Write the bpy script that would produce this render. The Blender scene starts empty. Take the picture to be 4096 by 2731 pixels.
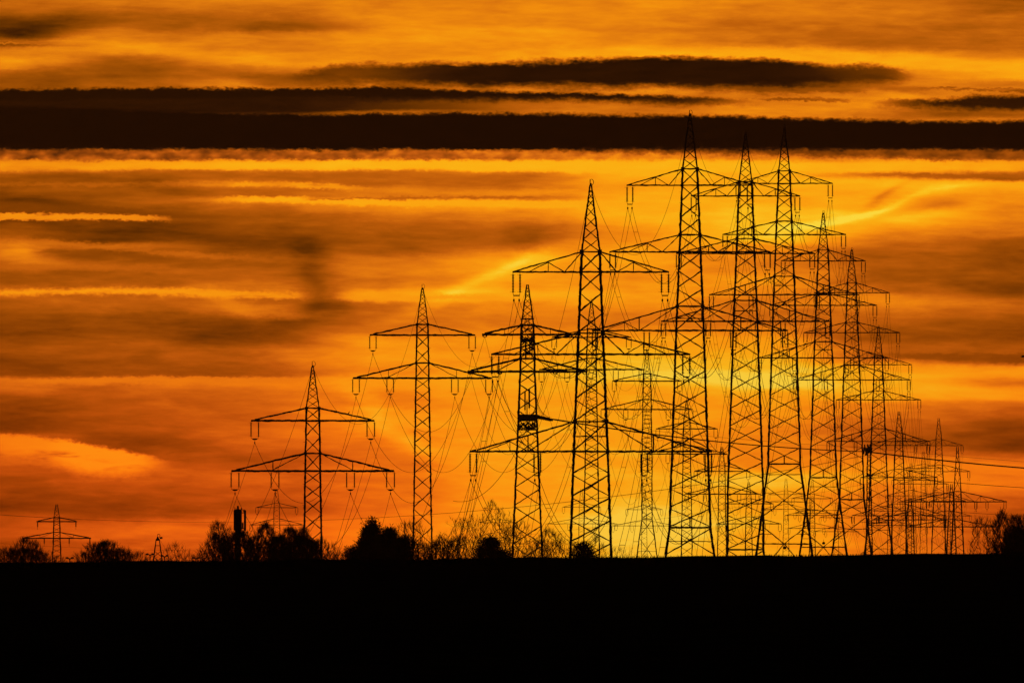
import bpy, math, random
import numpy as np
from mathutils import Vector
R = math.radians
sc = bpy.context.scene

# ------------------------------------------------------------------ camera
F = 68267.0                    # focal length in photo pixels (600 mm on full frame, 4096 px wide)
CX, HY, EYE = 2048.0, 2250.0, 1.7
cam_d = bpy.data.cameras.new('camera'); cam = bpy.data.objects.new('camera', cam_d)
sc.collection.objects.link(cam); sc.camera = cam
cam.location = (0, 0, EYE); cam.rotation_euler = (R(90), 0, 0)
cam_d.sensor_width = 36; cam_d.lens = 600
cam_d.shift_y = (HY - 2731 / 2) / 4096
cam_d.clip_start = 1; cam_d.clip_end = 80000
sc.render.resolution_x, sc.render.resolution_y = 1024, 682
sc.view_settings.view_transform = 'Standard'; sc.view_settings.look = 'None'
sc.view_settings.exposure = 0; sc.view_settings.gamma = 1
sc.cycles.volume_bounces = 0
sc.cycles.max_bounces = 4

# ------------------------------------------------------------------ world: sunset cloud sky
SUN_EL, SUN_AZ = R(0.6), (2600 - CX) / F
world = bpy.data.worlds.new('World'); sc.world = world; world.use_nodes = True
nt = world.node_tree; nt.nodes.clear(); N = nt.nodes; L = nt.links
def sock(v, inp):
    if isinstance(v, (int, float)): inp.default_value = v
    else: L.new(v, inp)
def M(op, a, b=None, c=None, clamp=False):
    n = N.new('ShaderNodeMath'); n.operation = op; n.use_clamp = clamp
    sock(a, n.inputs[0])
    if b is not None: sock(b, n.inputs[1])
    if c is not None: sock(c, n.inputs[2])
    return n.outputs[0]
def add(a, b): return M('ADD', a, b)
def sub(a, b): return M('SUBTRACT', a, b)
def mul(a, b): return M('MULTIPLY', a, b)
def smooth(x, lo, hi):
    n = N.new('ShaderNodeMapRange'); n.interpolation_type = 'SMOOTHSTEP'
    sock(x, n.inputs[0]); sock(lo, n.inputs[1]); sock(hi, n.inputs[2]); n.inputs[3].default_value = 0; n.inputs[4].default_value = 1
    return n.outputs[0]
def mixf(fac, a, b): return add(a, mul(fac, sub(b, a)))
def noise(x, y, z=0.0, detail=3.0, rough=0.5):
    c = N.new('ShaderNodeCombineXYZ'); sock(x, c.inputs[0]); sock(y, c.inputs[1]); c.inputs[2].default_value = z
    n = N.new('ShaderNodeTexNoise'); n.inputs['Scale'].default_value = 1; n.inputs['Detail'].default_value = detail
    n.inputs['Roughness'].default_value = rough
    L.new(c.outputs[0], n.inputs['Vector'])
    return sub(n.outputs['Fac'], 0.5)
def curve(x, pts, x0, x1, y0, y1, smoothed=True):
    """piecewise function of a socket, through the given (x, y) points"""
    n = N.new('ShaderNodeFloatCurve'); cm = n.mapping; cm.use_clip = True; cm.extend = 'HORIZONTAL'
    c = cm.curves[0]
    P = [((px - x0) / (x1 - x0), (py - y0) / (y1 - y0)) for px, py in pts]
    while len(c.points) < len(P): c.points.new(0.5, 0.5)
    for p, (a, b) in zip(c.points, P):
        p.location = (a, b); p.handle_type = 'AUTO_CLAMPED' if smoothed else 'VECTOR'
    cm.update()
    t = M('MULTIPLY_ADD', x, 1.0 / (x1 - x0), -x0 / (x1 - x0), clamp=True)
    L.new(t, n.inputs['Value'])
    return M('MULTIPLY_ADD', n.outputs[0], (y1 - y0), y0)

tc = N.new('ShaderNodeTexCoord'); sx = N.new('ShaderNodeSeparateXYZ'); L.new(tc.outputs['Generated'], sx.inputs[0])
AZ = M('ARCTAN2', sx.outputs[0], sx.outputs[1]); EL = M('ARCSINE', sx.outputs[2])
FS = F / 1.7415                 # sky is described in units of 1/39200 rad
X = M('MULTIPLY_ADD', AZ, FS, 1176.0); Y = M('MULTIPLY_ADD', EL, -FS, 1292.0)
# slow bending of the cloud layers and fine raggedness of their edges
warp1 = noise(mul(X, 1 / 260), mul(Y, 1 / 60), 3.1, 2)
warp2 = noise(mul(X, 1 / 34), mul(Y, 1 / 16), 9.7, 3, 0.62)
warp3 = noise(mul(X, 1 / 9), mul(Y, 1 / 6), 17.7, 2, 0.6)
Yw = add(Y, add(mul(warp1, 13.0), add(mul(warp2, 9.0), mul(warp3, 4.0))))
Ye = add(Y, add(mul(warp1, 7.0), add(mul(warp2, 17.0), mul(warp3, 10.0))))
Xb_ = add(X, mul(noise(mul(X, 1 / 70), mul(Y, 1 / 32), 44.0, 3), 70.0))
Xw = add(X, mul(noise(mul(X, 1 / 190), mul(Y, 1 / 36), 21.0, 2), 170.0))

COLS = [
 (0,   '0:5.5 30:4.6 50:3.2 75:3 90:3.6 97:5.4 104:3.6 112:6 128:6.3 140:7.2 152:7 166:4.8 190:4.2 205:4 352:2.3 366:5 378:7.2 390:7 398:5 410:4 440:4 470:2.9 520:2.9 548:3.6 562:5 585:4.8 612:4.7 640:3.8 655:4.6 670:5.2 690:4.7 720:4 760:3.4 800:3.9 840:3.3 860:3.3 874:5.6 888:5.2 902:5 915:3.8 950:3.1 985:3 1000:5 1050:5.2 1075:4.8 1100:4.2 1140:3.7 1165:3.1 1185:4.6 1220:4.9 1250:4.2 1290:4.0'),
 (294, '0:5.8 25:5.5 50:4.6 72:5.4 95:6.4 112:7.2 124:6.6 140:4.8 170:4.4 195:4.7 352:3.2 366:6 382:7.8 390:7 396:4.6 412:3.9 430:4.3 460:4.5 482:3.4 515:2.8 550:2.6 566:4.9 578:3.8 598:4.3 610:4.6 635:4.4 655:4.8 668:5.4 690:5 712:4.6 742:3.6 770:4 800:4.5 840:3.8 860:3.8 873:6 888:5.2 905:4.9 960:4.4 1000:3.7 1020:3.2 1045:4 1100:4.9 1125:4.6 1150:4 1175:3.6 1190:4.5 1215:5.8 1240:5.4 1290:4.5'),
 (588, '0:6.5 20:5.8 52:5 66:4.9 80:6.4 105:6 122:6.7 142:7.3 160:5.8 180:5.6 198:6.3 352:4.6 366:6.8 384:8.3 391:7 397:5 412:5.2 424:6.6 440:4.8 452:5.6 460:7.2 470:5.4 490:4.6 530:4.1 556:3.8 590:4.4 620:4.6 650:5.2 672:5.8 690:5.2 705:5.8 725:4.3 758:3.1 790:3.8 812:5 840:4.5 860:4.2 873:6.8 888:6.2 920:5.4 960:5.3 1000:5.6 1030:5.1 1060:4.5 1090:5.3 1130:5.1 1170:4.6 1200:6 1240:5.9 1290:5'),
 (882, '0:6.2 30:6.8 60:7 80:7.3 100:7 130:6.6 150:6.8 198:7 352:5.6 366:7.6 384:9 392:7 400:5.2 415:5 430:5.6 440:6.2 452:5.8 463:8.6 474:7.2 485:6.6 500:5.4 540:4.8 570:4.6 590:5.6 612:6.2 640:5.8 658:6.2 668:7.4 680:8.0 692:6.2 702:5.2 730:5.2 760:5.6 785:7.4 825:7.8 848:6.6 872:7.8 900:7 922:6.4 942:7.5 970:7.8 990:7 1020:6.4 1060:6.1 1100:6.2 1150:6 1180:6.3 1230:7 1290:6'),
 (1176,'0:6.5 30:6.5 60:6.8 80:7.4 102:7 125:7.3 145:7.5 200:6.4 352:5.8 366:7.8 384:9.2 394:8 402:5.4 420:5.2 435:5.6 446:7 455:5.2 465:8.8 478:7.4 500:6.2 540:4.8 562:5.2 578:6.4 598:7.6 625:7.8 655:7.4 680:8.4 697:7 730:6.2 760:6.6 790:7.4 820:7.6 850:8.4 882:8.4 920:8 960:8 1000:8 1040:8.3 1080:8.2 1105:7.8 1140:7.7 1170:8.3 1220:8 1290:7.6'),
 (1470,'0:7 40:6.6 70:6.4 92:6.6 108:7.4 125:8.2 135:7.8 210:6.6 235:5 255:5.4 352:6.8 368:8.6 388:9 405:8.4 422:8 440:8.2 462:8.4 490:8.6 515:7.6 545:6.6 568:7.6 600:7.8 640:7 680:7.8 710:6.8 740:6.2 762:7 790:8.4 828:9.4 860:9.8 880:8.9 910:8.1 950:8 1000:8 1040:8.6 1062:8.2 1090:8.9 1120:8.8 1150:9.2 1180:9.4 1202:10.3 1230:10.2 1260:9.9 1290:9.9'),
 (1764,'0:6.5 40:6.1 70:5.7 93:5.6 112:7.4 130:8.2 150:8 215:6 235:6.2 262:6.6 352:6 368:7.6 386:8.9 402:8.4 420:8.5 450:8.2 480:8.8 500:9 520:9.3 545:9.2 560:8 580:6.6 620:6.5 640:7.4 670:6.9 690:6.1 730:5.6 752:6.4 790:8 830:9 860:10 880:10.3 900:8.7 930:8 970:7.4 1000:7 1040:7 1080:8 1106:9.7 1122:9 1150:8.5 1200:9 1240:8.8 1290:8.8'),
 (2058,'0:5.8 50:5.9 80:5.5 102:5.2 120:6.8 135:8.1 152:8 170:6.6 190:6.2 212:6.4 228:7 262:6.3 352:4 366:7 384:8.4 393:7.4 402:6 415:8.6 440:7.6 460:7 480:7.8 500:8.2 520:7.2 540:6.4 560:5.4 600:4.5 640:4.3 670:5.4 690:6.6 710:6 740:5 772:4 800:4.9 814:4.4 828:5.8 848:8 880:8.2 905:8.8 922:7 950:6 990:5.2 1012:4.8 1036:6 1062:7.1 1090:7.9 1112:7.2 1140:6.6 1200:6.4 1240:6.8 1290:6.4'),
 (2352,'0:4.2 25:4.6 50:5.5 78:5 100:5.3 125:5.7 146:7.6 166:8.1 186:7 200:5.7 215:6 262:6 352:2 368:5.5 384:8 396:6.6 404:4.8 414:5.4 425:8 450:6.9 480:6.5 520:6 545:5 560:4 600:3.6 640:3.9 665:3.4 690:4.6 705:5.2 730:4.3 760:3.6 790:4.5 808:4.7 820:3.2 836:5 850:7.8 868:7.4 880:5.8 900:8 915:7.6 926:6 960:4.8 1000:3.5 1022:3.4 1042:4.8 1066:6.4 1100:6.9 1130:6 1150:5.3 1180:4.9 1220:4.9 1290:4.8')]
level = None
for cx_, s in COLS:
    pts = [tuple(float(v) for v in q.split(':')) for q in s.split()]
    c = curve(Yw, pts, 0, 1292, 0, 11)
    t = M('MULTIPLY_ADD', M('ABSOLUTE', sub(Xw, float(cx_))), -1 / 294.0, 1.0, clamp=True)
    if cx_ == 0:    t = M('MULTIPLY_ADD', Xw, -1 / 294.0, 1.0, clamp=True)
    if cx_ == 2352: t = M('MULTIPLY_ADD', Xw, 1 / 294.0, 1 - 2352 / 294.0, clamp=True)
    w = smooth(t, 0.0, 1.0)
    level = mul(c, w) if level is None else add(level, mul(c, w))
# streaky cloud texture
level = add(level, mul(noise(mul(X, 1 / 330), add(mul(Y, 1 / 13), mul(X, -.004)), 5.0, 4, 0.6), .85))
level = add(level, .05)
level = add(level, mul(noise(mul(add(X, mul(Y, 1.6)), 1 / 120), mul(Y, 1 / 22), 8.0, 4, 0.55), 1.1))
tex = noise(add(mul(X, 1 / 95), mul(Y, 1 / 60)), mul(Y, 1 / 15), 12.0, 4, 0.58)
level = add(level, mul(tex, 1.1))
bil = noise(add(mul(X, 1 / 150), mul(warp1, 1.5)), add(mul(Y, 1 / 34), mul(X, -.0012)), 52.0, 5, 0.6)
level = add(level, mul(bil, 2.5))
level = M('MULTIPLY_ADD', level, 1.1, -.76)
# soft patches: x, y, size x, size y, tilt (deg, clockwise), amount
BLOBS = [(1480,1215,240,60,0,.35),(1240,1080,200,80,0,.4),(1620,866,220,14,0,.5),(1500,1190,120,24,0,.6),(2150,865,200,20,0,.3),(300,980,380,170,0,.35),(1050,900,330,230,0,.35),(2040,470,230,42,-3,.7),(1830,192,60,10,0,-2.2),(1770,206,70,7,2,-2.6),(1945,206,40,10,10,-1.8),(2050,205,70,6,4,-1.6),(2150,262,90,8,0,-2.2),(2300,268,50,6,0,-2),(640,193,50,5,2,-1.6),(705,172,60,5,-4,-1.8),(800,192,60,6,0,-1.5),(560,176,50,6,0,-1.0),(700,585,38,32,0,-1.1),(724,638,27,44,-14,-1.5),(748,692,42,26,0,-2.3),(690,706,60,12,6,-.9),(1212,545,38,20,0,-1.1),(490,768,62,22,0,-1.0),
 (1238,592,46,14,-8,2.0),(1190,604,32,10,-30,1.1),(1150,622,38,10,-24,1.1),(1105,641,38,9,-22,1.0),(1060,661,38,10,-26,1.0),(1018,685,38,12,-30,.9),(955,714,60,12,-20,1.0),(1120,655,110,16,-24,.6),(1225,985,50,10,6,.5),
 (945,1018,55,12,24,1.7),(868,955,42,14,42,1.2),(820,905,50,16,20,1.0),(780,1045,60,20,0,-.5),
 (1860,519,55,8,-5,1.3),(1940,505,50,7,-10,1.6),(2010,487,45,6,-16,1.6),(2075,463,45,6,-26,1.4),(2145,441,45,6,-14,1.2),(2230,428,55,6,-4,1.0),(2120,498,80,7,-8,.9),(2035,449,38,6,-32,-1.8),(2150,470,50,8,-10,-1.3),(1560,532,60,22,0,.9),(1810,538,90,16,-4,.7),
 (80,66,120,17,-8,-1.4),(640,64,110,13,0,-1.1),(250,170,180,16,-3,-.6),(45,560,55,34,8,1.5),(20,500,60,14,6,-.5),(30,440,200,12,3,-.3),(2250,1010,160,26,0,-.4),(200,85,120,10,-15,.6),(60,580,60,22,15,.9),(1900,880,160,14,0,.6),(1830,1108,130,12,0,.7),
 (1470,1215,90,30,0,.6),(520,690,60,14,28,.9),(560,715,50,10,30,.6),(1440,960,120,20,0,.4),(740,60,120,16,2,-.6),(1900,70,160,20,2,-.5),
 (430,445,90,7,8,-.7),(150,470,160,7,8,-.8),(620,560,90,20,4,-.6),(880,560,200,26,6,-.6),(1050,820,90,20,0,-.4),
 (2200,60,80,10,0,-.8),(2250,410,120,4,1,-1.6),(2060,402,120,4,2,-1.2),(1990,1180,200,50,0,-.3),(400,1240,300,30,0,.2)]
for (bx, by, sx_, sy_, ang, amp) in BLOBS:
    ca, sa = math.cos(R(ang)), math.sin(R(ang))
    dx, dy = sub(X if sy_ <= 10 else Xb_, float(bx)), sub(add(Yw, mul(bil, 14.0)) if sy_ <= 10 else Yw, float(by))
    u = M('MULTIPLY_ADD', dx, ca / sx_, mul(dy, sa / sx_)); v = M('MULTIPLY_ADD', dx, -sa / sy_, mul(dy, ca / sy_))
    r2 = M('MULTIPLY_ADD', u, u, mul(v, v))
    g = M('EXPONENT', mul(r2, -0.5))
    level = M('MULTIPLY_ADD', g, amp, level)
# streaks and banks: top edge, bottom edge, softness top/bottom, level inside, strength along x
BANDS = [
 # bright trails
 dict(top='-200:456 0:462 200:474 390:489 700:496', bot='-200:484 0:486 200:492 390:505 700:508', st=18, sb=8, lv=3.0, k='-200:.8 0:.8 300:.8 500:.5 800:0', e=0),
 dict(top='60:545 250:561 420:577 650:590 900:596', bot='60:560 250:574 420:590 650:602 900:612', st=10, sb=9, lv=5.5, k='40:0 120:.8 420:.75 600:.35 950:0', e=1),
 dict(top='60:566 250:580 420:596', bot='60:582 250:602 420:612', st=8, sb=20, lv=3.3, k='60:0 150:.8 330:.7 480:0', e=0),
 dict(top='0:606 300:610 480:624', bot='0:617 300:622 480:634', st=9, sb=10, lv=5.2, k='0:.5 250:.7 500:0', e=1),
 dict(top='420:660 480:668 540:692 620:712 760:726', bot='420:672 480:690 540:712 620:728 760:738', st=12, sb=14, lv=6.3, k='420:0 480:.8 560:.7 700:.35 800:0', e=1),
 dict(top='-200:492 0:490 200:491 390:500 400:505', bot='-200:507 0:506 200:507 390:508 400:506', st=8, sb=7, lv=7.3, k='-200:1 0:1 300:.9 370:.7 400:0', e=1),
 dict(top='-200:666 0:666 150:662 350:662 560:669 700:672 860:678', bot='-200:679 0:679 150:676 350:677 560:684 700:685 860:690', st=13, sb=11, lv=7.7, k='-200:.9 0:1 400:1 560:.95 680:.75 745:.1 800:.7 1000:.9 1200:0', e=1),
 dict(top='0:870 500:865 700:869', bot='0:884 500:880 700:884', st=8, sb=18, lv=6.7, k='0:.45 300:.85 600:.8 800:.2 900:0', e=1),
 dict(top='300:372 700:373 1200:372 1600:370 2000:376 2352:380', bot='300:388 700:390 1200:392 1600:400 2000:396 2352:392', st=7, sb=8, lv=9.0, k='300:0 700:.55 1100:.9 1600:.6 2000:.3 2352:0', e=1),
 dict(top='520:420 600:418 760:424 860:430', bot='520:428 600:428 760:434 860:436', st=7, sb=7, lv=7.8, k='520:0 570:.9 620:.4 700:.9 800:.6 900:0', e=1),
 dict(top='480:458 600:452 760:456 900:461 1200:463 1500:466', bot='480:464 600:464 760:468 900:473 1200:472 1500:474', st=8, sb=8, lv=8.5, k='480:0 560:.7 700:1 1200:1 1500:.6 1700:0', e=1),
 dict(top='0:98 60:99 200:103', bot='0:102 60:103 200:106', st=2, sb=2, lv=5.8, k='0:.8 200:0', e=1),
 dict(top='0:995 60:999 150:1010 250:1030 330:1045 400:1062', bot='0:1046 60:1052 150:1070 250:1090 330:1082 400:1066', st=13, sb=44, lv=8.4, k='0:.6 100:.8 200:1 300:1 340:.8 400:0', e=1),
 # dark banks
 dict(top='380:452 600:448 760:455 900:452 1100:452 1300:455', bot='380:453 600:452 760:459 900:458 1100:457 1300:459', st=6, sb=6, lv=4.4, k='700:0 780:.9 1000:.8 1300:0', e=1),
 dict(top='2000:809 2100:810 2352:812', bot='2000:820 2100:822 2352:832', st=6, sb=8, lv=3.3, k='2000:0 2060:.4 2200:.85 2352:1', e=1),
 dict(top='2050:398 2200:401 2352:402', bot='2050:401 2200:408 2352:411', st=5, sb=5, lv=4.4, k='1900:0 2050:.4 2150:.9 2352:.8', e=1),
 dict(top='660:176 760:157 900:149 1000:149 1200:145 1350:139 1500:135 1680:136 1800:141 1900:148 2000:154 2090:167', bot='660:190 760:192 900:198 1000:199 1200:201 1350:200 1500:199 1680:202 1800:204 1900:198 2000:192 2090:180', st=20, sb=34, q=1, lv=0.4, k='560:0 660:.3 760:.6 900:.78 1020:.94 1100:1 1750:1 1850:.93 1950:.8 2030:.7 2110:0', e=2),
 dict(top='1700:200 1850:203 2000:208', bot='1700:208 1850:213 2000:212', st=8, sb=7, lv=3.4, k='1600:0 1750:.7 1900:.8 2000:0', e=1),
 dict(top='1750:226 1850:226 1950:229', bot='1750:231 1850:234 1950:234', st=5, sb=5, lv=3.2, k='1700:0 1800:.8 1880:.8 1960:0', e=1),
 dict(top='2000:240 2080:234 2200:225 2280:221 2352:221', bot='2000:243 2080:246 2200:250 2280:252 2352:256', st=16, sb=32, q=1, lv=0.6, k='1990:0 2040:.7 2120:.95 2352:1', e=2),
 dict(top='2100:202 2200:203 2352:207', bot='2100:206 2200:208 2352:214', st=5, sb=6, lv=2.6, k='2080:0 2150:.5 2250:.9 2352:.8', e=1),
 dict(top='-200:207 0:207 300:203 600:203 850:201 1000:206 1200:212 1450:219 1600:224 1750:234', bot='-200:244 0:242 300:239 600:235 850:231 1000:231 1200:230 1450:234 1600:240 1750:240', st=10, sb=22, lv=0.26, q=1, k='-200:1 0:1 600:1 1350:1 1480:.92 1600:.75 1700:.3 1780:0', e=1),
 dict(top='-200:232 0:232 300:228 600:224 850:222', bot='-200:262 0:262 300:262 600:262 850:258 1100:256', st=12, sb=12, lv=0.45, k='-200:1 0:1 600:1 750:.92 950:.75 1150:.35 1300:0', e=0),
 dict(top='-200:247 0:247 300:254 500:259 760:262 900:261 1100:260 1400:266 1600:268 1800:271 2000:277 2150:281 2352:279', bot='-200:347 0:347 300:349 500:347 800:351 1000:347 1200:346 1400:352 1600:354 1800:357 2000:360 2200:364 2352:364', st=13, sb=14, lv=0.05, k='-200:1 0:1 2352:1', e=1),
]
def P_(s): return [tuple(float(v) for v in q.split(':')) for q in s.split()]
for b in BANDS:
    yy = Ye if b['e'] else Yw
    if b.get('e') == 2: yy = add(Ye, mul(bil, 34.0))
    tp = P_(b['top']); bt = P_(b['bot']); lo = min(p[1] for p in tp) - 5; hi = max(p[1] for p in bt) + 5
    t = curve(X, tp, -200, 2560, lo, hi); o = curve(X, bt, -200, 2560, lo, hi); k = curve(X, P_(b['k']), -200, 2560, 0, 1)
    a1 = smooth(sub(yy, t), -b['st'] / 2.0, b['st'] / 2.0); a2 = smooth(sub(o, yy), -b['sb'] / 2.0, b['sb'] / 2.0)
    if b['e'] == 2: k = mul(k, smooth(mul(add(tex, mul(bil, .8)), -1), -.6, -.22))
    if b['lv'] > 5: k = mul(k, smooth(add(tex, mul(bil, .6)), -.42, -.02))
    if b['lv'] < 5 and b['st'] < 10 and not b.get('q'): k = mul(k, smooth(mul(tex, -1), -.55 if b['lv'] < 2 else -.3, -.12 if b['lv'] < 2 else .1))
    level = mixf(mul(mul(a1, a2), k), level, M('MULTIPLY_ADD', tex, .9 if b['lv'] > .3 else .2, float(b['lv'])))
# ragged reddish fringe hanging under the big bank
fr = noise(mul(X, 1 / 46), mul(Y, 1 / 24), 31.0, 2, 0.5)
fringe = mul(smooth(Ye, 338.0, 350.0), smooth(mul(Ye, -1), -372.0, -362.0))
fringe = mul(fringe, curve(X, [(-200, 1), (900, 1), (1300, .7), (1700, .45), (2352, .6)], -200, 2560, 0, 1))
level = mixf(fringe, level, add(M('MULTIPLY_ADD', fr, 10.0, 3.5), curve(X, [(-200, 0), (800, .8), (1500, 2.2), (2352, 2.0)], -200, 2560, 0, 4)))

ramp = N.new('ShaderNodeValToRGB'); cr = ramp.color_ramp
def lin(c): c /= 255.0; return c / 12.92 if c <= 0.04045 else ((c + 0.055) / 1.055) ** 2.4
TONES = [(6,2,1),(50,20,3),(98,45,1),(134,62,2),(164,78,5),(194,93,11),(223,115,15),(245,136,14),(255,157,15),(255,173,18),(255,193,30),(255,216,60)]
while len(cr.elements) < len(TONES): cr.elements.new(0.5)
for i, c in enumerate(TONES):
    e = cr.elements[i]; e.position = i / 11.0; e.color = (lin(c[0]), lin(c[1]), lin(c[2]), 1)
L.new(mul(level, 1 / 11.0), ramp.inputs[0])
sep = N.new('ShaderNodeSeparateColor'); L.new(ramp.outputs[0], sep.inputs[0])
# the lower and the farther left, the redder; the fringe is pinkish
low = mul(smooth(Y, 650.0, 1250.0), curve(X, [(-200, 1), (600, 1), (1100, .45), (1600, .2), (1900, .3), (2352, .8)], -200, 2560, 0, 1))
gfac = M('MULTIPLY_ADD', low, -0.27, 1.0); gfac = sub(gfac, mul(fringe, 0.10)); gfac = M('MULTIPLY_ADD', smooth(mul(Y, -1), -620.0, -100.0), .09, gfac)
rfac = M('MULTIPLY_ADD', low, 0.10, 1.0)
gfac = M('MULTIPLY_ADD', smooth(Y, 560.0, 1000.0), -.07, gfac)
comb = N.new('ShaderNodeCombineColor')
# glow of the sunset dies away from the sun's azimuth and height
away = add(M('POWER', mul(sub(AZ, SUN_AZ), 1 / R(16)), 2.0), M('POWER', mul(EL, 1 / R(7)), 2.0))
glow = M('EXPONENT', mul(away, -1.0))
L.new(mul(mul(sep.outputs[0], rfac), glow), comb.inputs[0]); L.new(mul(mul(sep.outputs[1], gfac), glow), comb.inputs[1])
L.new(mul(add(sep.outputs[2], mul(fringe, 0.002)), glow), comb.inputs[2])
SKY_GAIN = 1.06
bg = N.new('ShaderNodeBackground'); L.new(comb.outputs[0], bg.inputs[0]); bg.inputs[1].default_value = SKY_GAIN
sky = N.new('ShaderNodeTexSky'); sky.sky_type = 'NISHITA'; sky.sun_disc = False
sky.sun_elevation = SUN_EL; sky.sun_rotation = SUN_AZ
bg2 = N.new('ShaderNodeBackground'); L.new(sky.outputs[0], bg2.inputs[0])
L.new(mul(M('MULTIPLY_ADD', glow, -1.0, 1.0), 0.004), bg2.inputs[1])
ads = N.new('ShaderNodeAddShader'); L.new(bg.outputs[0], ads.inputs[0]); L.new(bg2.outputs[0], ads.inputs[1])
wo = N.new('ShaderNodeOutputWorld'); L.new(ads.outputs[0], wo.inputs[0])

sun_d = bpy.data.lights.new('sun', 'SUN'); sun_d.energy = 0.03; sun_d.angle = R(1.0); sun_d.color = (1.0, 0.24, 0.02)
sun = bpy.data.objects.new('sun', sun_d); sc.collection.objects.link(sun)
sdir = Vector((math.sin(SUN_AZ) * math.cos(SUN_EL), math.cos(SUN_AZ) * math.cos(SUN_EL), math.sin(SUN_EL)))
sun.rotation_euler = (-sdir).to_track_quat('-Z', 'Y').to_euler(); sun.location = (0, 200, 60)

# ------------------------------------------------------------------ materials
def material(name, color, rough=0.8, spec=0.1, var=0.25, scale=3.0, metallic=0.0):
    m = bpy.data.materials.new(name); m.use_nodes = True
    n = m.node_tree.nodes; l = m.node_tree.links; b = n['Principled BSDF']
    t = n.new('ShaderNodeTexCoord'); z = n.new('ShaderNodeTexNoise'); z.inputs['Scale'].default_value = scale; z.inputs['Detail'].default_value = 5
    l.new(t.outputs['Object'], z.inputs['Vector'])
    c = n.new('ShaderNodeValToRGB'); l.new(z.outputs['Fac'], c.inputs[0])
    c.color_ramp.elements[0].position = 0.3; c.color_ramp.elements[1].position = 0.7
    c.color_ramp.elements[0].color = tuple(v * (1 - var) for v in color) + (1,); c.color_ramp.elements[1].color = tuple(min(1, v * (1 + var)) for v in color) + (1,)
    l.new(c.outputs[0], b.inputs['Base Color'])
    b.inputs['Roughness'].default_value = rough; b.inputs['Specular IOR Level'].default_value = spec; b.inputs['Metallic'].default_value = metallic
    return m
STEEL = material('galvanised_steel', (0.16, 0.16, 0.155), 0.7, 0.1)
PORC = material('brown_porcelain', (0.09, 0.035, 0.02), 0.4, 0.2, 0.1)
ALU = material('weathered_aluminium', (0.15, 0.15, 0.15), 0.7, 0.1, 0.1, 1.0)
BARK = material('bark', (0.06, 0.045, 0.035), 0.95, 0.0)
NEEDLE = material('dark_foliage', (0.03, 0.045, 0.02), 0.9, 0.0, 0.4)
PAINT = material('grey_paint', (0.2, 0.2, 0.2), 0.7, 0.1)
FEATHER = material('black_feather', (0.02, 0.02, 0.02), 0.8, 0.0)
SOIL = material('field_soil', (0.04, 0.032, 0.022), 1.0, 0.0, 0.4, 0.6)

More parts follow.
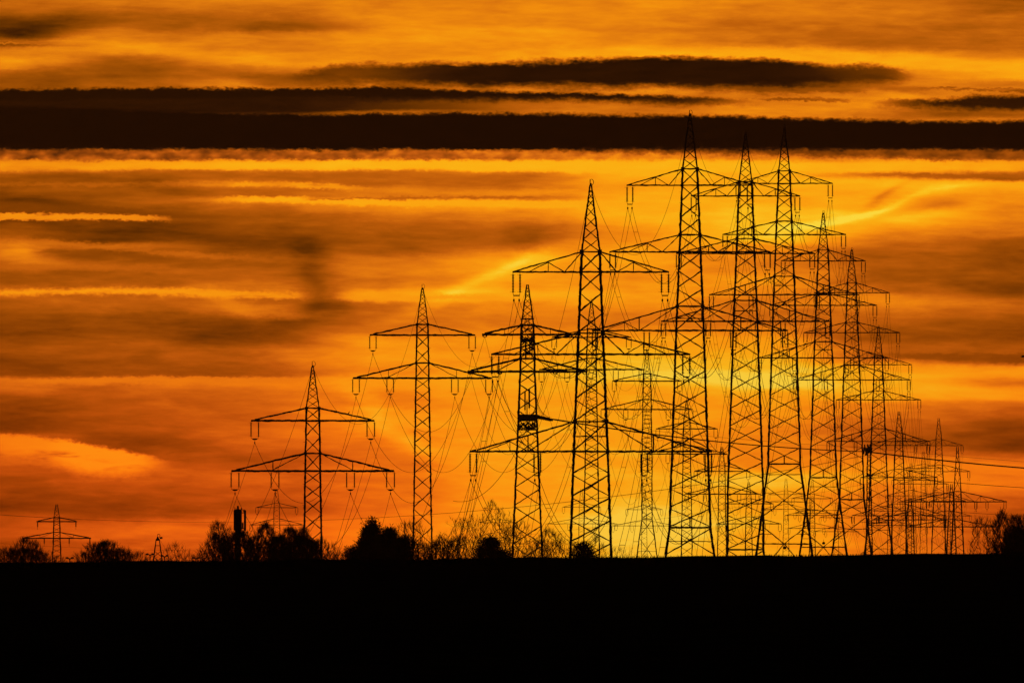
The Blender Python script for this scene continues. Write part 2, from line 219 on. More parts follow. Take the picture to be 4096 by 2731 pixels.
# ------------------------------------------------------------------ helpers
col = sc.collection
class MB:
    def __init__(s): s.v = []; s.f = []
    def beam(s, p, q, w, w2=None, seg=0, jit=0.0, n=4, rng=random):
        """prism from p to q, w thick, optionally in slightly uneven segments"""
        p = Vector(p); q = Vector(q); d = q - p; ln = d.length
        if ln < 1e-6: return
        k = 1 if not seg else max(1, min(60, int(ln / seg)))
        u = d.cross(Vector((0, 1, 0)))
        if u.length < 1e-3 * ln: u = d.cross(Vector((1, 0, 0)))
        u.normalize(); t = d.cross(u).normalized(); w2 = w if w2 is None else w2
        b0 = len(s.v)
        for i in range(k + 1):
            a = i / k; c = p + d * a
            if jit and 0 < i < k: c = c + u * rng.gauss(0, jit) + t * rng.gauss(0, jit)
            r = (w + (w2 - w) * a) * 0.5
            if jit: r *= rng.uniform(0.82, 1.2)
            if n == 4: r *= 1.2
            for j in range(n):
                an = 2 * math.pi * (j + 0.5) / n
                s.v.append(c + u * (r * math.cos(an)) + t * (r * math.sin(an)))
        for i in range(k):
            for j in range(n):
                a = b0 + i * n + j; b = b0 + i * n + (j + 1) % n
                s.f.append((a, b, b + n, a + n))
        s.f.append(tuple(b0 + j for j in range(n))[::-1]); s.f.append(tuple(b0 + k * n + j for j in range(n)))
    def path(s, pts, w, n=4, w2=None):
        pts = [Vector(p) for p in pts]; b0 = len(s.v); K = len(pts); w2 = w if w2 is None else w2
        for i, c in enumerate(pts):
            d = (pts[min(i + 1, K - 1)] - pts[max(i - 1, 0)]).normalized()
            u = d.cross(Vector((0, 0, 1)))
            if u.length < 1e-3: u = d.cross(Vector((0, 1, 0)))
            u.normalize(); t = d.cross(u); r = (w + (w2 - w) * i / max(1, K - 1)) * .5
            for j in range(n):
                an = 2 * math.pi * (j + .5) / n
                s.v.append(c + u * (r * math.cos(an)) + t * (r * math.sin(an)))
        for i in range(K - 1):
            for j in range(n):
                a = b0 + i * n + j; b = b0 + i * n + (j + 1) % n
                s.f.append((a, b, b + n, a + n))
        s.f.append(tuple(b0 + j for j in range(n))[::-1]); s.f.append(tuple(b0 + (K - 1) * n + j for j in range(n)))
    def box(s, c, d):
        b = len(s.v); x, y, z = c; a, e, h = d[0] / 2, d[1] / 2, d[2] / 2
        for k in (-1, 1):
            for (i, j) in ((-1, -1), (1, -1), (1, 1), (-1, 1)): s.v.append(Vector((x + i * a, y + j * e, z + k * h)))
        s.f += [(b, b + 3, b + 2, b + 1), (b + 4, b + 5, b + 6, b + 7), (b, b + 1, b + 5, b + 4), (b + 1, b + 2, b + 6, b + 5), (b + 2, b + 3, b + 7, b + 6), (b + 3, b, b + 4, b + 7)]
    def lathe(s, c, prof, n=10):
        """prof: list of (radius, z) around the vertical through c"""
        b = len(s.v); c = Vector(c)
        for r, z in prof:
            for j in range(n):
                an = 2 * math.pi * j / n; s.v.append(c + Vector((r * math.cos(an), r * math.sin(an), z)))
        for i in range(len(prof) - 1):
            for j in range(n):
                a = b + i * n + j; e = b + i * n + (j + 1) % n
                s.f.append((a, e, e + n, a + n))
        s.f.append(tuple(b + j for j in range(n))[::-1]); s.f.append(tuple(b + (len(prof) - 1) * n + j for j in range(n)))
    def build(s, name, mat, parent=None):
        me = bpy.data.meshes.new(name); me.from_pydata([tuple(v) for v in s.v], [], s.f); me.update()
        me.materials.append(mat); o = bpy.data.objects.new(name, me); col.objects.link(o)
        if parent is not None: o.parent = parent
        return o
def empty(name, loc):
    o = bpy.data.objects.new(name, None); col.objects.link(o); o.location = loc; o.empty_display_size = 1; return o
def tag(o, label=None, cat=None, group=None, kind=None):
    if label: o['label'] = label
    if cat: o['category'] = cat
    if group: o['group'] = group
    if kind: o['kind'] = kind
    return o
def wx(px, D): return (px - CX) * D / F
def wz(py, D): return (HY - py) * D / F + EYE

# ------------------------------------------------------------------ ground
TERR = [(-3000, 0), (0, 0), (230, 0.02), (420, 0.65), (600, 1.86), (640, 1.86), (760, .9), (1000, -4), (1350, -8), (1430, -12), (1560, -46), (1860, -46), (1975, -24), (2150, -17), (2439, -14), (2830, -12), (3180, -2), (3650, -2), (4100, -5), (5000, -8), (7000, -12), (60000, -60)]
def terr(y, x=0.0):
    z = float(np.interp(y, [t[0] for t in TERR], [t[1] for t in TERR]))
    # the crest falls slightly from right to left
    return z + 0.0092 * max(-24, min(24, x)) * math.exp(-((y - 620) / 200.0) ** 2)
def build_field():
    ys = sorted(set([-3000, -1000, -300, -50, 0, 60, 120, 180] + list(range(200, 560, 15)) + list(range(560, 680, 3)) + list(range(680, 1000, 20)) + list(range(1000, 2200, 40)) + list(range(2200, 7000, 200)) + [8000, 10000, 14000, 20000, 30000, 45000, 60000]))
    xs = [-30000, -8000, -2500, -900, -300, -120, -60, -35] + [round(-24 + .3 * i, 2) for i in range(161)] + [35, 60, 120, 300, 900, 2500, 8000, 30000]
    rng = random.Random(5); V = []; Fc = []
    for y in ys:
        for x in xs:
            z = terr(y, x)
            if 560 < y < 680 and abs(x) < 30: z += rng.uniform(-.012, .012) + .02 * math.sin(x * .9 + 1) + .012 * math.sin(x * 2.3)
            V.append((x, y, z))
    n = len(xs)
    for i in range(len(ys) - 1):
        for j in range(n - 1): a = i * n + j; Fc.append((a, a + 1, a + n + 1, a + n))
    me = bpy.data.meshes.new('field_ground'); me.from_pydata(V, [], Fc); me.update(); me.materials.append(SOIL)
    o = bpy.data.objects.new('field_ground', me); col.objects.link(o); tag(o, kind='structure')
build_field()
def stubble():
    rng = random.Random(11); m = MB()
    for i in range(9000):
        y = rng.uniform(560, 640); x = rng.uniform(-21, 21); z = terr(y, x); h = rng.uniform(.02, .075) * (1.6 if rng.random() < .05 else 1)
        m.beam((x, y, z - .02), (x + rng.gauss(0, .012), y + rng.gauss(0, .01), z + h), .016, .004, n=3)
    o = m.build('field_stubble', SOIL); tag(o, 'short dark stubble along the crest of the field', kind='stuff')
stubble()

# ------------------------------------------------------------------ pylons
BIGG = 'big three-armed pylons of the receding power line'
def interp(pts, y): return float(np.interp(y, [p[0] for p in pts], [p[1] for p in pts]))
class Pylon: pass
def insulator_set(root, x, ytop, length, gap, yoke, sc_, twin, lod, m):
    """two hanging strings and the yoke between them, local metres; x centre, ytop z"""
    st = empty('insulator_set', (x, 0, ytop)); st.parent = root
    for s in (-1, 1):
        mb = MB(); xx = s * gap / 2; bot = s * gap / 2 * .88
        mb.beam((xx, 0, 0), (xx, 0, -length * .1), .05 * sc_, n=4)
        if lod < 2:
            k = 12; prof = []
            for i in range(k):
                z0 = -length * (.1 + .78 * i / k); z1 = -length * (.1 + .78 * (i + .5) / k)
                prof += [(.05 * sc_, z0), (.13 * sc_, (z0 + z1) / 2 - .01), (.06 * sc_, z1)]
            prof.append((.04 * sc_, -length * .88))
            mb.lathe((xx, 0, 0), [(r, z) for r, z in prof][::-1], 7)
        else: mb.beam((xx, 0, -length * .1), (xx, 0, -length * .88), .2 * sc_, n=4)
        mb.beam((xx, 0, -length * .88), (bot, 0, -length), .05 * sc_, n=4)
        if lod < 1:
            for zz in (-length * .13, -length * .86):
                mb.beam((xx - .26 * sc_, 0, zz + .05), (xx, 0, zz), .03, n=3); mb.beam((xx, 0, zz), (xx + .22 * sc_, 0, zz + .06), .03, n=3)
        mb.build('insulator_string', PORC, st)
    mb = MB()
    if twin:
        mb.beam((-gap * .44, 0, -length), (gap * .44, 0, -length), .12 * sc_, n=4)
        for s in (-1, 1):
            mb.beam((s * gap * .38, 0, -length), (s * gap * .38, 0, -length - .36 * sc_), .035, n=3)
            mb.box((s * gap * .38, 0, -length - .4 * sc_), (.14 * sc_, .5, .2 * sc_))
    else:
        b = len(mb.v); g = gap * .46; t = .16 * sc_
        for yy in (-.03, .03): mb.v += [Vector((-g, yy, -length + .04)), Vector((g, yy, -length + .04)), Vector((g * .45, yy, -length - t)), Vector((-g * .45, yy, -length - t))]
        mb.f += [(b, b + 1, b + 2, b + 3), (b + 7, b + 6, b + 5, b + 4), (b, b + 4, b + 5, b + 1), (b + 1, b + 5, b + 6, b + 2), (b + 2, b + 6, b + 7, b + 3), (b + 3, b + 7, b + 4, b)]
        mb.beam((0, 0, -length - t), (0, 0, -length - .45 * sc_), .05, n=4)
        mb.box((0, 0, -length - .5 * sc_), (.13 * sc_, .5, .22 * sc_))
    mb.build('yoke_plate', STEEL, st)

def pylon(name, label, group, cx, D, peak, widths, arms, panels, knee=None, thick=1.0, lod=0, seed=1, ring=True, base_py=None, lean=1.0, horiz=(), plates=True):
    """All heights and widths are photo pixels at distance D; arms: dict(top, low, half, kind, sets=[offsets])"""
    m = D / F; rng = random.Random(seed)
    gz = terr(D); X0 = wx(cx, D)
    root = empty(name, (X0, D, gz)); tag(root, label, 'pylon', group)
    Z = lambda py: wz(py, D) - gz
    zb = HY - (gz - EYE) / m                     # pixel row of the real ground there
    W = list(widths)
    if knee:
        W.append((knee, interp(widths, knee))); W = [p for p in W if p[0] <= knee]
        W.append((zb + 2, interp(widths, knee) + .27 * (zb - knee)))
    else:
        s_ = (W[-1][1] - W[-2][1]) / (W[-1][0] - W[-2][0]); W.append((zb + 2, W[-1][1] + s_ * (zb - W[-1][0])))
    w = lambda py: interp(W, py) * m / 2
    jit = .75 * m if lod < 2 else .45 * m; seg = 13 * m
    kk_sym = group != BIGG or lod > 1
    LW = .3 * thick; BW = .135 * thick
    top = arms[0]['top']
    for sx_ in (-1, 1):
        for sy_ in (-1, 1):
            mb = MB(); ys = [p[0] for p in W if p[0] > top] ; ys = sorted(set([top, zb + 2] + [y for y in ys]))
            for a, b in zip(ys[:-1], ys[1:]):
                mb.beam((sx_ * w(a), sy_ * w(a), Z(a)), (sx_ * w(b), sy_ * w(b), Z(b)), LW, seg=seg, jit=jit, rng=rng)
            if lod == 0 and sy_ == -1:           # climbing bolts
                y = top + 10
                while y < min(zb, 2240):
                    mb.beam((sx_ * w(y), -w(y), Z(y)), (sx_ * (w(y) + 9 * m), -w(y), Z(y) + .02), .045, n=3); y += 42 if sx_ < 0 else 42
            mb.build('leg', STEEL, root)
    # bracing between given nodes
    mb = MB()
    def face_x(a, b, bw=BW, both=True):
        g = 4
        for sy_ in ((-1, 1) if lod < 2 else (-1,)):
            k = 1.25 if sy_ < 0 else .7
            if kk_sym: k = .95
            mb.beam((-w(a), sy_ * w(a), Z(a + g)), (w(b), sy_ * w(b), Z(b - g)), bw * (k if (sy_ > 0 or kk_sym) else .7), seg=seg, jit=jit, rng=rng)
            mb.beam((w(a), sy_ * w(a), Z(a + g)), (-w(b), sy_ * w(b), Z(b - g)), bw * k * 1.1, seg=seg, jit=jit, rng=rng)
        if lod < 1:
            for sx_ in (-1, 1):
                mb.beam((sx_ * w(a), -w(a), Z(a)), (sx_ * w(b), w(b), Z(b)), bw, n=4); mb.beam((sx_ * w(a), w(a), Z(a)), (sx_ * w(b), -w(b), Z(b)), bw, n=4)
    def level_bar(y, bw):
        a = w(y)
        for sy_ in (-1, 1): mb.beam((-a, sy_ * a, Z(y)), (a, sy_ * a, Z(y)), bw, seg=seg, jit=jit, rng=rng)
        for sx_ in (-1, 1): mb.beam((sx_ * a, -a, Z(y)), (sx_ * a, a, Z(y)), bw)
    nodes = []
    for pn in panels:
        a, b, n = pn[:3]; g = pn[3] if len(pn) > 3 else 1.0
        cum = np.concatenate([[0], np.cumsum([g ** (i / max(1, n - 1)) for i in range(n)])]); cum = a + (b - a) * cum / cum[-1]
        for i in range(n): face_x(float(cum[i]), float(cum[i + 1]))
    for (y, t) in horiz: level_bar(y, BW * t)
    if knee:
        u = 1.0 / (31.5 / (m * 1088))            # pixels per design unit
        u = 1 / (m / .02893)
        level_bar(knee, BW * 2.0)
        lastp = panels[-1]; ph = (lastp[1] - lastp[0]) / lastp[2]
        for sy_ in (-1, 1): mb.beam((0, sy_ * w(knee), Z(knee)), (0, sy_ * w(knee - ph / 2), Z(knee - ph * .5)), BW)
        k0 = knee; k1 = knee + 137 * u; k2 = knee + 351 * u; k3 = knee + 390 * u; k4 = knee + 514 * u
        if k0 + 8 < zb:
            face_x(k0, min(k1, zb + 1)); level_bar(min(zb, knee + 68 * u), BW * .8)
        if k1 + 8 < zb:
            face_x(k1, min(k2, zb + 1), BW * .85); level_bar(min(zb, knee + 243 * u), BW * .75)
            for sx_ in (-1, 1):
                for q, yy in ((.5, knee + 187 * u), (.5, knee + 300 * u)):
                    mb.beam((sx_ * w(yy), -w(yy), Z(yy)), (sx_ * w(yy) * .55, -w(yy), Z(yy)), BW * .7)
        if k3 + 20 < zb:
            kk = min(k4, zb)
            level_bar(kk, BW * 1.6)
            for sx_ in (-1, 1):
                for sy_ in (-1, 1):
                    mb.beam((sx_ * w(k3), sy_ * w(k3), Z(k3)), (0, sy_ * w(kk), Z(kk)), BW * .8, seg=seg, jit=jit, rng=rng)
                    mb.beam((0, sy_ * w(kk), Z(kk)), (sx_ * w(zb), sy_ * w(zb), Z(zb)), BW * .8, seg=seg, jit=jit, rng=rng)
                    yy = (k3 + kk) / 2; mb.beam((sx_ * w(yy), sy_ * w(yy), Z(yy)), (sx_ * w(yy) * .5, sy_ * w(yy), Z(yy)), BW * .7)
    mb.build('lattice_bracing', STEEL, root)
    # peak
    mb = MB(); tw = 3.0 * m; pk = peak + 16 * m / m * (0.02893 / m) if False else peak
    ringh = 26 * (.02893 / m) if ring else 0
    pt = peak + ringh * .9
    wp = lambda y: tw + (w(top) - tw) * max(0, (y - pt)) / (top - pt)
    for sx_ in (-1, 1):
        for sy_ in (-1, 1): mb.beam((sx_ * w(top), sy_ * w(top), Z(top)), (sx_ * tw, sy_ * tw, Z(pt)), LW * .72, LW * .6, seg=seg, jit=jit, rng=rng)
    n = 7 if lod < 2 else 4; ys = [top - (top - pt) * (1 - (1 - i / n) ** 1.45) * .93 for i in range(n + 1)]
    for a, b in zip(ys[:-1], ys[1:]):
        for sy_ in (-1, 1):
            mb.beam((-wp(a), sy_ * wp(a), Z(a)), (wp(b), sy_ * wp(b), Z(b)), BW * .62, seg=seg, jit=jit, rng=rng)
            mb.beam((wp(a), sy_ * wp(a), Z(a)), (-wp(b), sy_ * wp(b), Z(b)), BW * .62, seg=seg, jit=jit, rng=rng)
    pko = mb.build('peak', STEEL, root)
    if ring and lod < 2:
        mb = MB(); rr = ringh * m * .46; c0 = Z(peak) - rr
        pts = [(rr * .15 + rr * .8 * math.sin(a), 0, c0 + rr * math.cos(a)) for a in [math.pi * i / 8 for i in range(9)]]
        mb.path(pts, .09 * thick, 4); mb.beam((-rr * .2, 0, Z(peak)), (-rr * .2, 0, c0 - rr * 1.3), .11 * thick)
        mb.box((0, 0, Z(pt) + .05), (tw * 2.6, tw * 2.6, .3 * thick))
        mb.build('earth_wire_clamp', STEEL, pko)
    # cross arms
    att = {'peak': [(X0, D, wz(pt, D))]}
    for ai, A in enumerate(arms):
        half = A['half'] * m; zt = Z(A['top']); zl = Z(A['low']); wt = w(A['top']); wl = w(A['low']); kind = A['kind']
        mb = MB(); cw = BW * 1.35 * A.get('ct', 1)
        for sy_ in (-1, 1):                     # through-chords
            mb.beam((-wl, sy_ * wl, zl), (wl, sy_ * wl, zl), cw, seg=seg, jit=jit, rng=rng)
            mb.beam((-wt, sy_ * wt, zt), (wt, sy_ * wt, zt), cw * .8, seg=seg, jit=jit, rng=rng)
        for s in (-1, 1):
            tipw = .12; inner = half * .94
            tt = A.get('tip', 0) * m
            for sy_ in (-1, 1):
                mb.beam((s * wl, sy_ * wl, zl), (s * half, sy_ * tipw, zl), cw, seg=seg, jit=jit, rng=rng)
                mb.beam((s * wt, sy_ * wt, zt), (s * inner, sy_ * tipw, zl + .16 * thick), cw * .82, seg=seg, jit=jit, rng=rng)
                Xb = lambda t: s * (wl + (half - wl) * t)
                ux = lambda t: s * (wt + (inner - wt) * t); uz = lambda t: zt + (zl - zt) * t
                dp = lambda t: sy_ * (wl + (tipw - wl) * t)
                posts = A['posts']; b_ = A['bott']
                bw = BW * .72
                if lod >= 2 and sy_ > 0: continue
                for j, (tb, tu) in enumerate(zip(b_, posts + [None] * (len(b_) - len(posts)))):
                    if j == 0: mb.beam((s * wt, sy_ * wt, zt), (Xb(tb), dp(tb), zl), bw * 1.15, seg=seg, jit=jit, rng=rng)
                    else: mb.beam((ux(posts[j - 1]), dp(posts[j - 1]), uz(posts[j - 1])), (Xb(tb), dp(tb), zl), bw, seg=seg, jit=jit, rng=rng)
                    if tu is not None:
                        if kind != 'simple': mb.beam((Xb(tb), dp(tb), zl), (ux(tu), dp(tu), uz(tu)), bw, seg=seg, jit=jit, rng=rng)
                for tu in posts:
                    mb.beam((ux(tu), dp(tu), uz(tu)), (ux(tu), dp(tu), zl), bw, seg=seg, jit=jit, rng=rng)
                if 'big' in A:
                    mb.beam((Xb(A['big']), dp(A['big']), zl), (Xb(A['big']), dp(A['big']), uz(A['big'])), bw * 1.6)
            # horizontal lacing and the tip plate
            k = 6 if lod < 2 else 3
            for i in range(k):
                a, b = i / k, (i + 1) / k; sg = 1 if i % 2 else -1
                pa = wl + (tipw - wl) * a; pb = wl + (tipw - wl) * b
                mb.beam((s * (wl + (half - wl) * a), sg * pa, zl), (s * (wl + (half - wl) * b), -sg * pb, zl), BW * .5)
            if plates: mb.beam((s * half, 0, zl + .02), (s * (half - 26 * m * (.02893 / m)), 0, zl + .12 * thick), .14 * thick, .34 * thick)
        if plates and lod < 2:                  # node plates at the legs
            for s in (-1, 1):
                for sy_ in (-1, 1):
                    mb.box((s * wt, sy_ * wt, zt), (.44 * thick, .06, .42 * thick))
                    mb.box((s * wl, sy_ * wl, zl), (.38 * thick, .06, .34 * thick))
        mb.build('cross_arm', STEEL, root)
        lst = []
        for off in A['sets']:
            for s in (-1, 1):
                x = s * off * m
                if A.get('ins', 'hang') == 'hang':
                    insulator_set(root, x, zl, A['il'] * m, A['gap'] * m, None, A['isc'], A['twin'], lod, m)
                    zz = zl - A['il'] * m - (.4 if A['twin'] else .5) * A['isc']
                else:
                    zz = zl - .3
                    mb = MB(); rr = A['gap'] * m * .42
                    pts = [(x + rr * math.cos(a), 0, zl - rr * .5 + rr * .62 * math.sin(a)) for a in [2 * math.pi * i / 12 for i in range(13)]]
                    mb.path(pts, .12 * A['isc'], 4)
                    for sy_ in (-1, 1):
                        for q in (-1, 1): mb.beam((x + q * rr * .8, 0, zl - .1), (x + q * rr * .5, sy_ * 2.2, zl - .35), .16 * A['isc'], n=5)
                    mb.build('tension_insulator', PORC, root)
                lst.append((X0 + x, D, zz + gz, s, off))
        att[ai] = lst
    p = Pylon(); p.att = att; p.D = D; p.cx = cx; p.root = root; p.m = m; p.gz = gz; p.Z = Z; p.w = w; p.X0 = X0
    return p

# three-armed line, described in pixels of the nearest one and scaled by distance
BIGG = 'big three-armed pylons of the receding power line'
def big(label, cx, r, py3, knee, npan, seed, lod, D=None, thick=1.0, base=None):
    """r: how many times smaller than the nearest; py3: photo row of the lowest arm's bottom chord"""
    D = D or 1975 * r; k = 1 / r
    Y = lambda u: py3 + (u - 1805) * k
    arms = [dict(top=Y(1007), low=Y(1088), half=313 * k, kind='truss', posts=[.52], bott=[.24, .77], sets=[297], il=94 * k, gap=28 * k, isc=1.35, twin=True),
            dict(top=Y(1332), low=Y(1417), half=398 * k, kind='truss', posts=[.5], bott=[.245, .74], sets=[382], il=90 * k, gap=28 * k, isc=1.35, twin=True, ct=1.15),
            dict(top=Y(1685.5), low=Y(1805), half=484 * k, kind='truss', posts=[.665], bott=[.44, .86], sets=[470, 214], il=96 * k, gap=26 * k, isc=1.35, twin=True, ct=1.2, big=.44)]
    for a in arms: a['sets'] = [s * k for s in a['sets']]
    W = [(Y(1007), 72 * k), (Y(1332), 97 * k), (Y(1685), 126 * k), (Y(1805), 136 * k), (Y(2805), 204 * k)]
    kn = knee
    end = kn if kn else 2260
    pan = [(Y(1007), Y(1088), 1), (Y(1088), Y(1332), 3), (Y(1332), Y(1417), 1), (Y(1417), Y(1685.5), 3), (Y(1685.5), Y(1805), 1)]
    pan.append((Y(1805), end, npan))
    ho = [(Y(1745), .8)]
    return pylon('lattice_pylon', label, BIGG, cx, D, Y(717), W, arms, pan, knee=kn, thick=thick, lod=lod, seed=seed, horiz=ho)
P = []
P.append(big('big three-armed pylon nearest the camera, left of the tallest, legs thickest', 2363, 1.0, 1805, None, 5, 1, 0, thick=1.1))
P.append(big('tallest three-armed pylon, its tip above the top of the dark cloud bank', 2760, 1.235, 1322, 2109, 10, 2, 0, thick=1.1))
P.append(big('three-armed pylon right of the tallest, its tip inside the dark cloud bank', 2982, 1.432, 1285, 2197, 13, 3, 0, thick=1.1))
P.append(big('three-armed pylon third from the tallest, splayed feet and hanging lantern, tip in cloud', 3137, 1.612, 1179, 1855, 10, 4, 0, thick=1.12))
P.append(big('three-armed pylon whose tip is just below the dark bank, second hanging lantern', 3293, 1.85, 1431, 1909, 8, 5, 1, thick=1.12))
P.append(big('three-armed pylon sixth in the row, lower than its left neighbour', 3407, 2.06, 1519, 1997, 9, 6, 1, thick=1.12))
P.append(big('three-armed pylon seventh in the row, feet amid the dense right cluster', 3514, 2.34, 1765, 2090, 7, 7, 1, thick=1.15))
P.append(big('three-armed pylon eighth in the row, half hidden behind its left neighbour', 3596, 2.56, 2061, None, 4, 8, 2, thick=1.2))
P.append(big('farthest three-armed pylon, faded, its thin spire standing alone at right', 3755, 3.18, 2007, None, 5, 9, 2, thick=1.2))

for p_, kp in ((P[3], 2172), (P[4], 2156)):     # round lantern hanging under the lowest brace
    mb = MB(); z = p_.Z(kp); mb.beam((0, -p_.w(kp), z), (0, -p_.w(kp), z - .55), .08, n=5)
    mb.lathe((0, -p_.w(kp), z - 1.1), [(.12, 0), (.3, .08), (.34, .3), (.28, .48), (.1, .56)], 12)
    mb.build('hanging_lantern', PAINT, p_.root)

# two-armed line
SMALLG = 'smaller two-armed pylons of the left power line'
def small(label, cx, r, py2, seed, lod, D=None, thick=.8, extra=0, panb=None, knee=None, kind='hang', wide=1.0, name='lattice_pylon', group=SMALLG, half=(246, 325), truss=False, gap=1.0, tipup=0):
    D = D or 2100 * r; k = 1 / r
    Y = lambda u: py2 + (u - 1883) * k
    post = dict(posts=[.47], bott=[.47]) ; none = dict(posts=[], bott=[])
    one = dict(posts=[.46], bott=[.34]) if truss else none
    ic = 1.0 if lod < 2 else .9
    arms = [dict(top=Y(1632), low=Y(1682), half=half[0] * k, kind='simple', sets=[(half[0] - 14) * k], il=72 * k, gap=30 * k * gap, isc=ic, twin=False, ct=1.75, ins=kind, **one),
            dict(top=Y(1812.5), low=Y(1883), half=half[1] * k, kind='simple', sets=[(half[1] - 14) * k, 151 * k], il=74 * k, gap=31 * k * gap, isc=ic, twin=False, ct=1.9, ins=kind, **post)]
    W = [(Y(1632), 51 * k * wide), (Y(1812), 59 * k * wide), (Y(1883), 60 * k * wide), (Y(2228), 72 * k * wide)]
    if wide > 1.02: W[-1] = (Y(2228 + 0), 60 * k * wide + 345 * k * .083)
    n = panb or max(2, int((2262 - Y(1883)) / (57 * k * (1.15 if lod == 2 else 1))))
    pan = [(Y(1632), Y(1682), 1), (Y(1682), Y(1812), 2), (Y(1812), Y(1883), 1), (Y(1883), knee or 2262, n, 1.0 + .06 * n)]
    return pylon(name, label, group, cx, D, Y(1444) - tipup, W, arms, pan, knee=knee, thick=thick, lod=lod, seed=seed, plates=lod < 2, ring=(kind == 'hang'))
Q = []
Q.append(small('small two-armed pylon nearest on the left, a bird on its right arm', 1251, 1.0, 1883, 21, 0, thick=.82, panb=6))
Q.append(small('slim two-armed pylon second from the left, standing clear of all others', 1690, 1.169, 1512, 22, 0, thick=.84, panb=12))
Q.append(small('dark two-armed tension pylon with antenna platforms, left of the front big pylon', 2110, 1.357, 1486, 23, 0, thick=1.22, kind='tension', wide=1.3, panb=12, truss=True, tipup=24))
Q.append(small('two-armed pylon seen through the lattice of the front big pylon', 2366, 1.556, 1478, 24, 1, thick=.82))
Q.append(small('two-armed pylon between the front big pylon and the tallest one', 2588, 1.775, 1637, 25, 1, thick=.82, knee=2075))
Q.append(small('two-armed pylon seen through the lower lattice of the tallest pylon', 2747, 2.0, 1815, 26, 1, thick=.85))
Q.append(small('two-armed pylon low between the tallest pylon and its right neighbour', 2888, 2.21, 1975, 27, 2, thick=.9))
Q.append(small('two-armed pylon seen low through the legs right of the tallest', 2995, 2.5, 2094, 28, 2, thick=.9))

# platforms, antennas and the sideways landing gantry of the tension pylon
q3 = Q[2]; m3 = q3.m
def box_px(mb, x0, x1, y0, y1, dep, yoff=0.0):
    z0, z1 = q3.Z(y1), q3.Z(y0); mb.box((((x0 + x1) / 2 - q3.cx) * m3, yoff, (z0 + z1) / 2), ((x1 - x0) * m3, dep, z1 - z0))
for (ya, yb, ov) in ((1273, 1278, 2), (1354, 1367, 4), (1657, 1684, 3)):
    mb = MB(); hw = q3.w(ya) / m3 + ov; box_px(mb, q3.cx - hw, q3.cx + hw, ya, yb, q3.w(ya) * 2.3)
    for s in (-1, 1):
        for k in range(6): mb.beam((-hw * m3 + k * hw * m3 * .4, s * q3.w(ya) * 1.1, q3.Z(ya)), (-hw * m3 + k * hw * m3 * .4, s * q3.w(ya) * 1.1, q3.Z(ya - 10)), .06)
    mb.build('platform', STEEL, q3.root)
rng = random.Random(77)
for (x, y0, y1, w_) in ((2100, 1284, 1306, 4), (2116, 1284, 1306, 4), (2103, 1370, 1438, 7), (2119, 1368, 1420, 6), (2128, 1372, 1432, 4), (2100, 1566, 1640, 6), (2117, 1556, 1632, 7), (2108, 1600, 1660, 4)):
    mb = MB(); box_px(mb, x - w_ / 2, x + w_ / 2, y0, y1, .2, -q3.w(y0) * .7); mb.beam(((x - q3.cx) * m3, -q3.w(y0) * .7 + .1, q3.Z(y0 - 5)), ((x - q3.cx) * m3, -q3.w(y0) * .7 + .1, q3.Z(y1 + 8)), .07)
    mb.build('panel_antenna', PAINT, q3.root)
mb = MB()                                      # cage of cables and braces under the lower platform and around the upper one
for (ya, yb, cnt) in ((1306, 1366, 26), (1684, 1716, 80), (1366, 1410, 14)):
    for i in range(cnt):
        a = q3.w(ya) * .9; y0 = rng.uniform(ya, yb); y1 = min(yb + 4, y0 + rng.uniform(8, 26)); x = rng.uniform(-a, a)
        mb.beam((x, rng.uniform(-a, a), q3.Z(y0)), (max(-a, min(a, x + rng.choice((-1, 1)) * (y1 - y0) * m3)), rng.uniform(-a, a), q3.Z(y1)), rng.uniform(.08, .2))
mb.build('cable_cage', STEEL, q3.root)
mb = MB()
mb.beam((q3.w(1668), 0, q3.Z(1666)), ((2208 - q3.cx) * m3, 8, q3.Z(1677)), .8, .42, seg=.6, jit=.03, rng=rng)
mb.beam((q3.w(1668), 0, q3.Z(1660)), ((2175 - q3.cx) * m3, 6, q3.Z(1669)), .12)
for i in range(9): x = 2150 + i * 6; mb.beam(((x - q3.cx) * m3, i * .9, q3.Z(1662 + i)), ((x - q3.cx) * m3, i * .9, q3.Z(1676 + i)), .08)
mb.build('landing_gantry', STEEL, q3.root)
for i in range(9):                             # slack jumper wires from the body up to the gantry
    mb = MB(); x0 = q3.w(1600); x1 = (2160 + i * 6 - q3.cx) * m3; z0 = q3.Z(1560 + i * 9); z1 = q3.Z(1668)
    mb.path([(x0 + (x1 - x0) * t, i * .8 * t, z0 + (z1 - z0) * t - 1.2 * t * (1 - t)) for t in [j / 10 for j in range(11)]], .035, 3)
    mb.build('jumper_wire', ALU, q3.root)

# other distant pylons
FAR = 'faint distant pylons on the horizon'
T = []
T.append(small('faint two-armed pylon alone at the far left edge', 227, 3.03, 2151.5, 31, 2, D=4983, thick=1.1, group=FAR, half=(246, 415), wide=1.35, gap=.25))
T.append(small('faint two-armed pylon behind the nearest small pylon and the shrubs', 1107, 2.92, 2098, 32, 2, D=5600, thick=.75, group=FAR, half=(246, 314), wide=1.15))
T.append(small('faint pylon tip rising above the bare trees left of the tension pylon', 1989, 3.3, 2150, 33, 2, D=8200, thick=.75, group=FAR))
T.append(small('faint pylon behind the left leg of the front big pylon, low arms', 2326, 3.0, 2094, 34, 2, D=8000, thick=.75, group=FAR, half=(230, 430)))
T.append(small('faint pylon with low arms left of the tallest pylon feet', 2577, 3.1, 2102, 35, 2, D=8200, thick=.75, group=FAR, half=(230, 400)))
T.append(small('faint pylon with short arms between the third and fourth big pylons', 3144, 3.4, 2036, 36, 2, D=8000, thick=.75, group=FAR, half=(246, 330)))
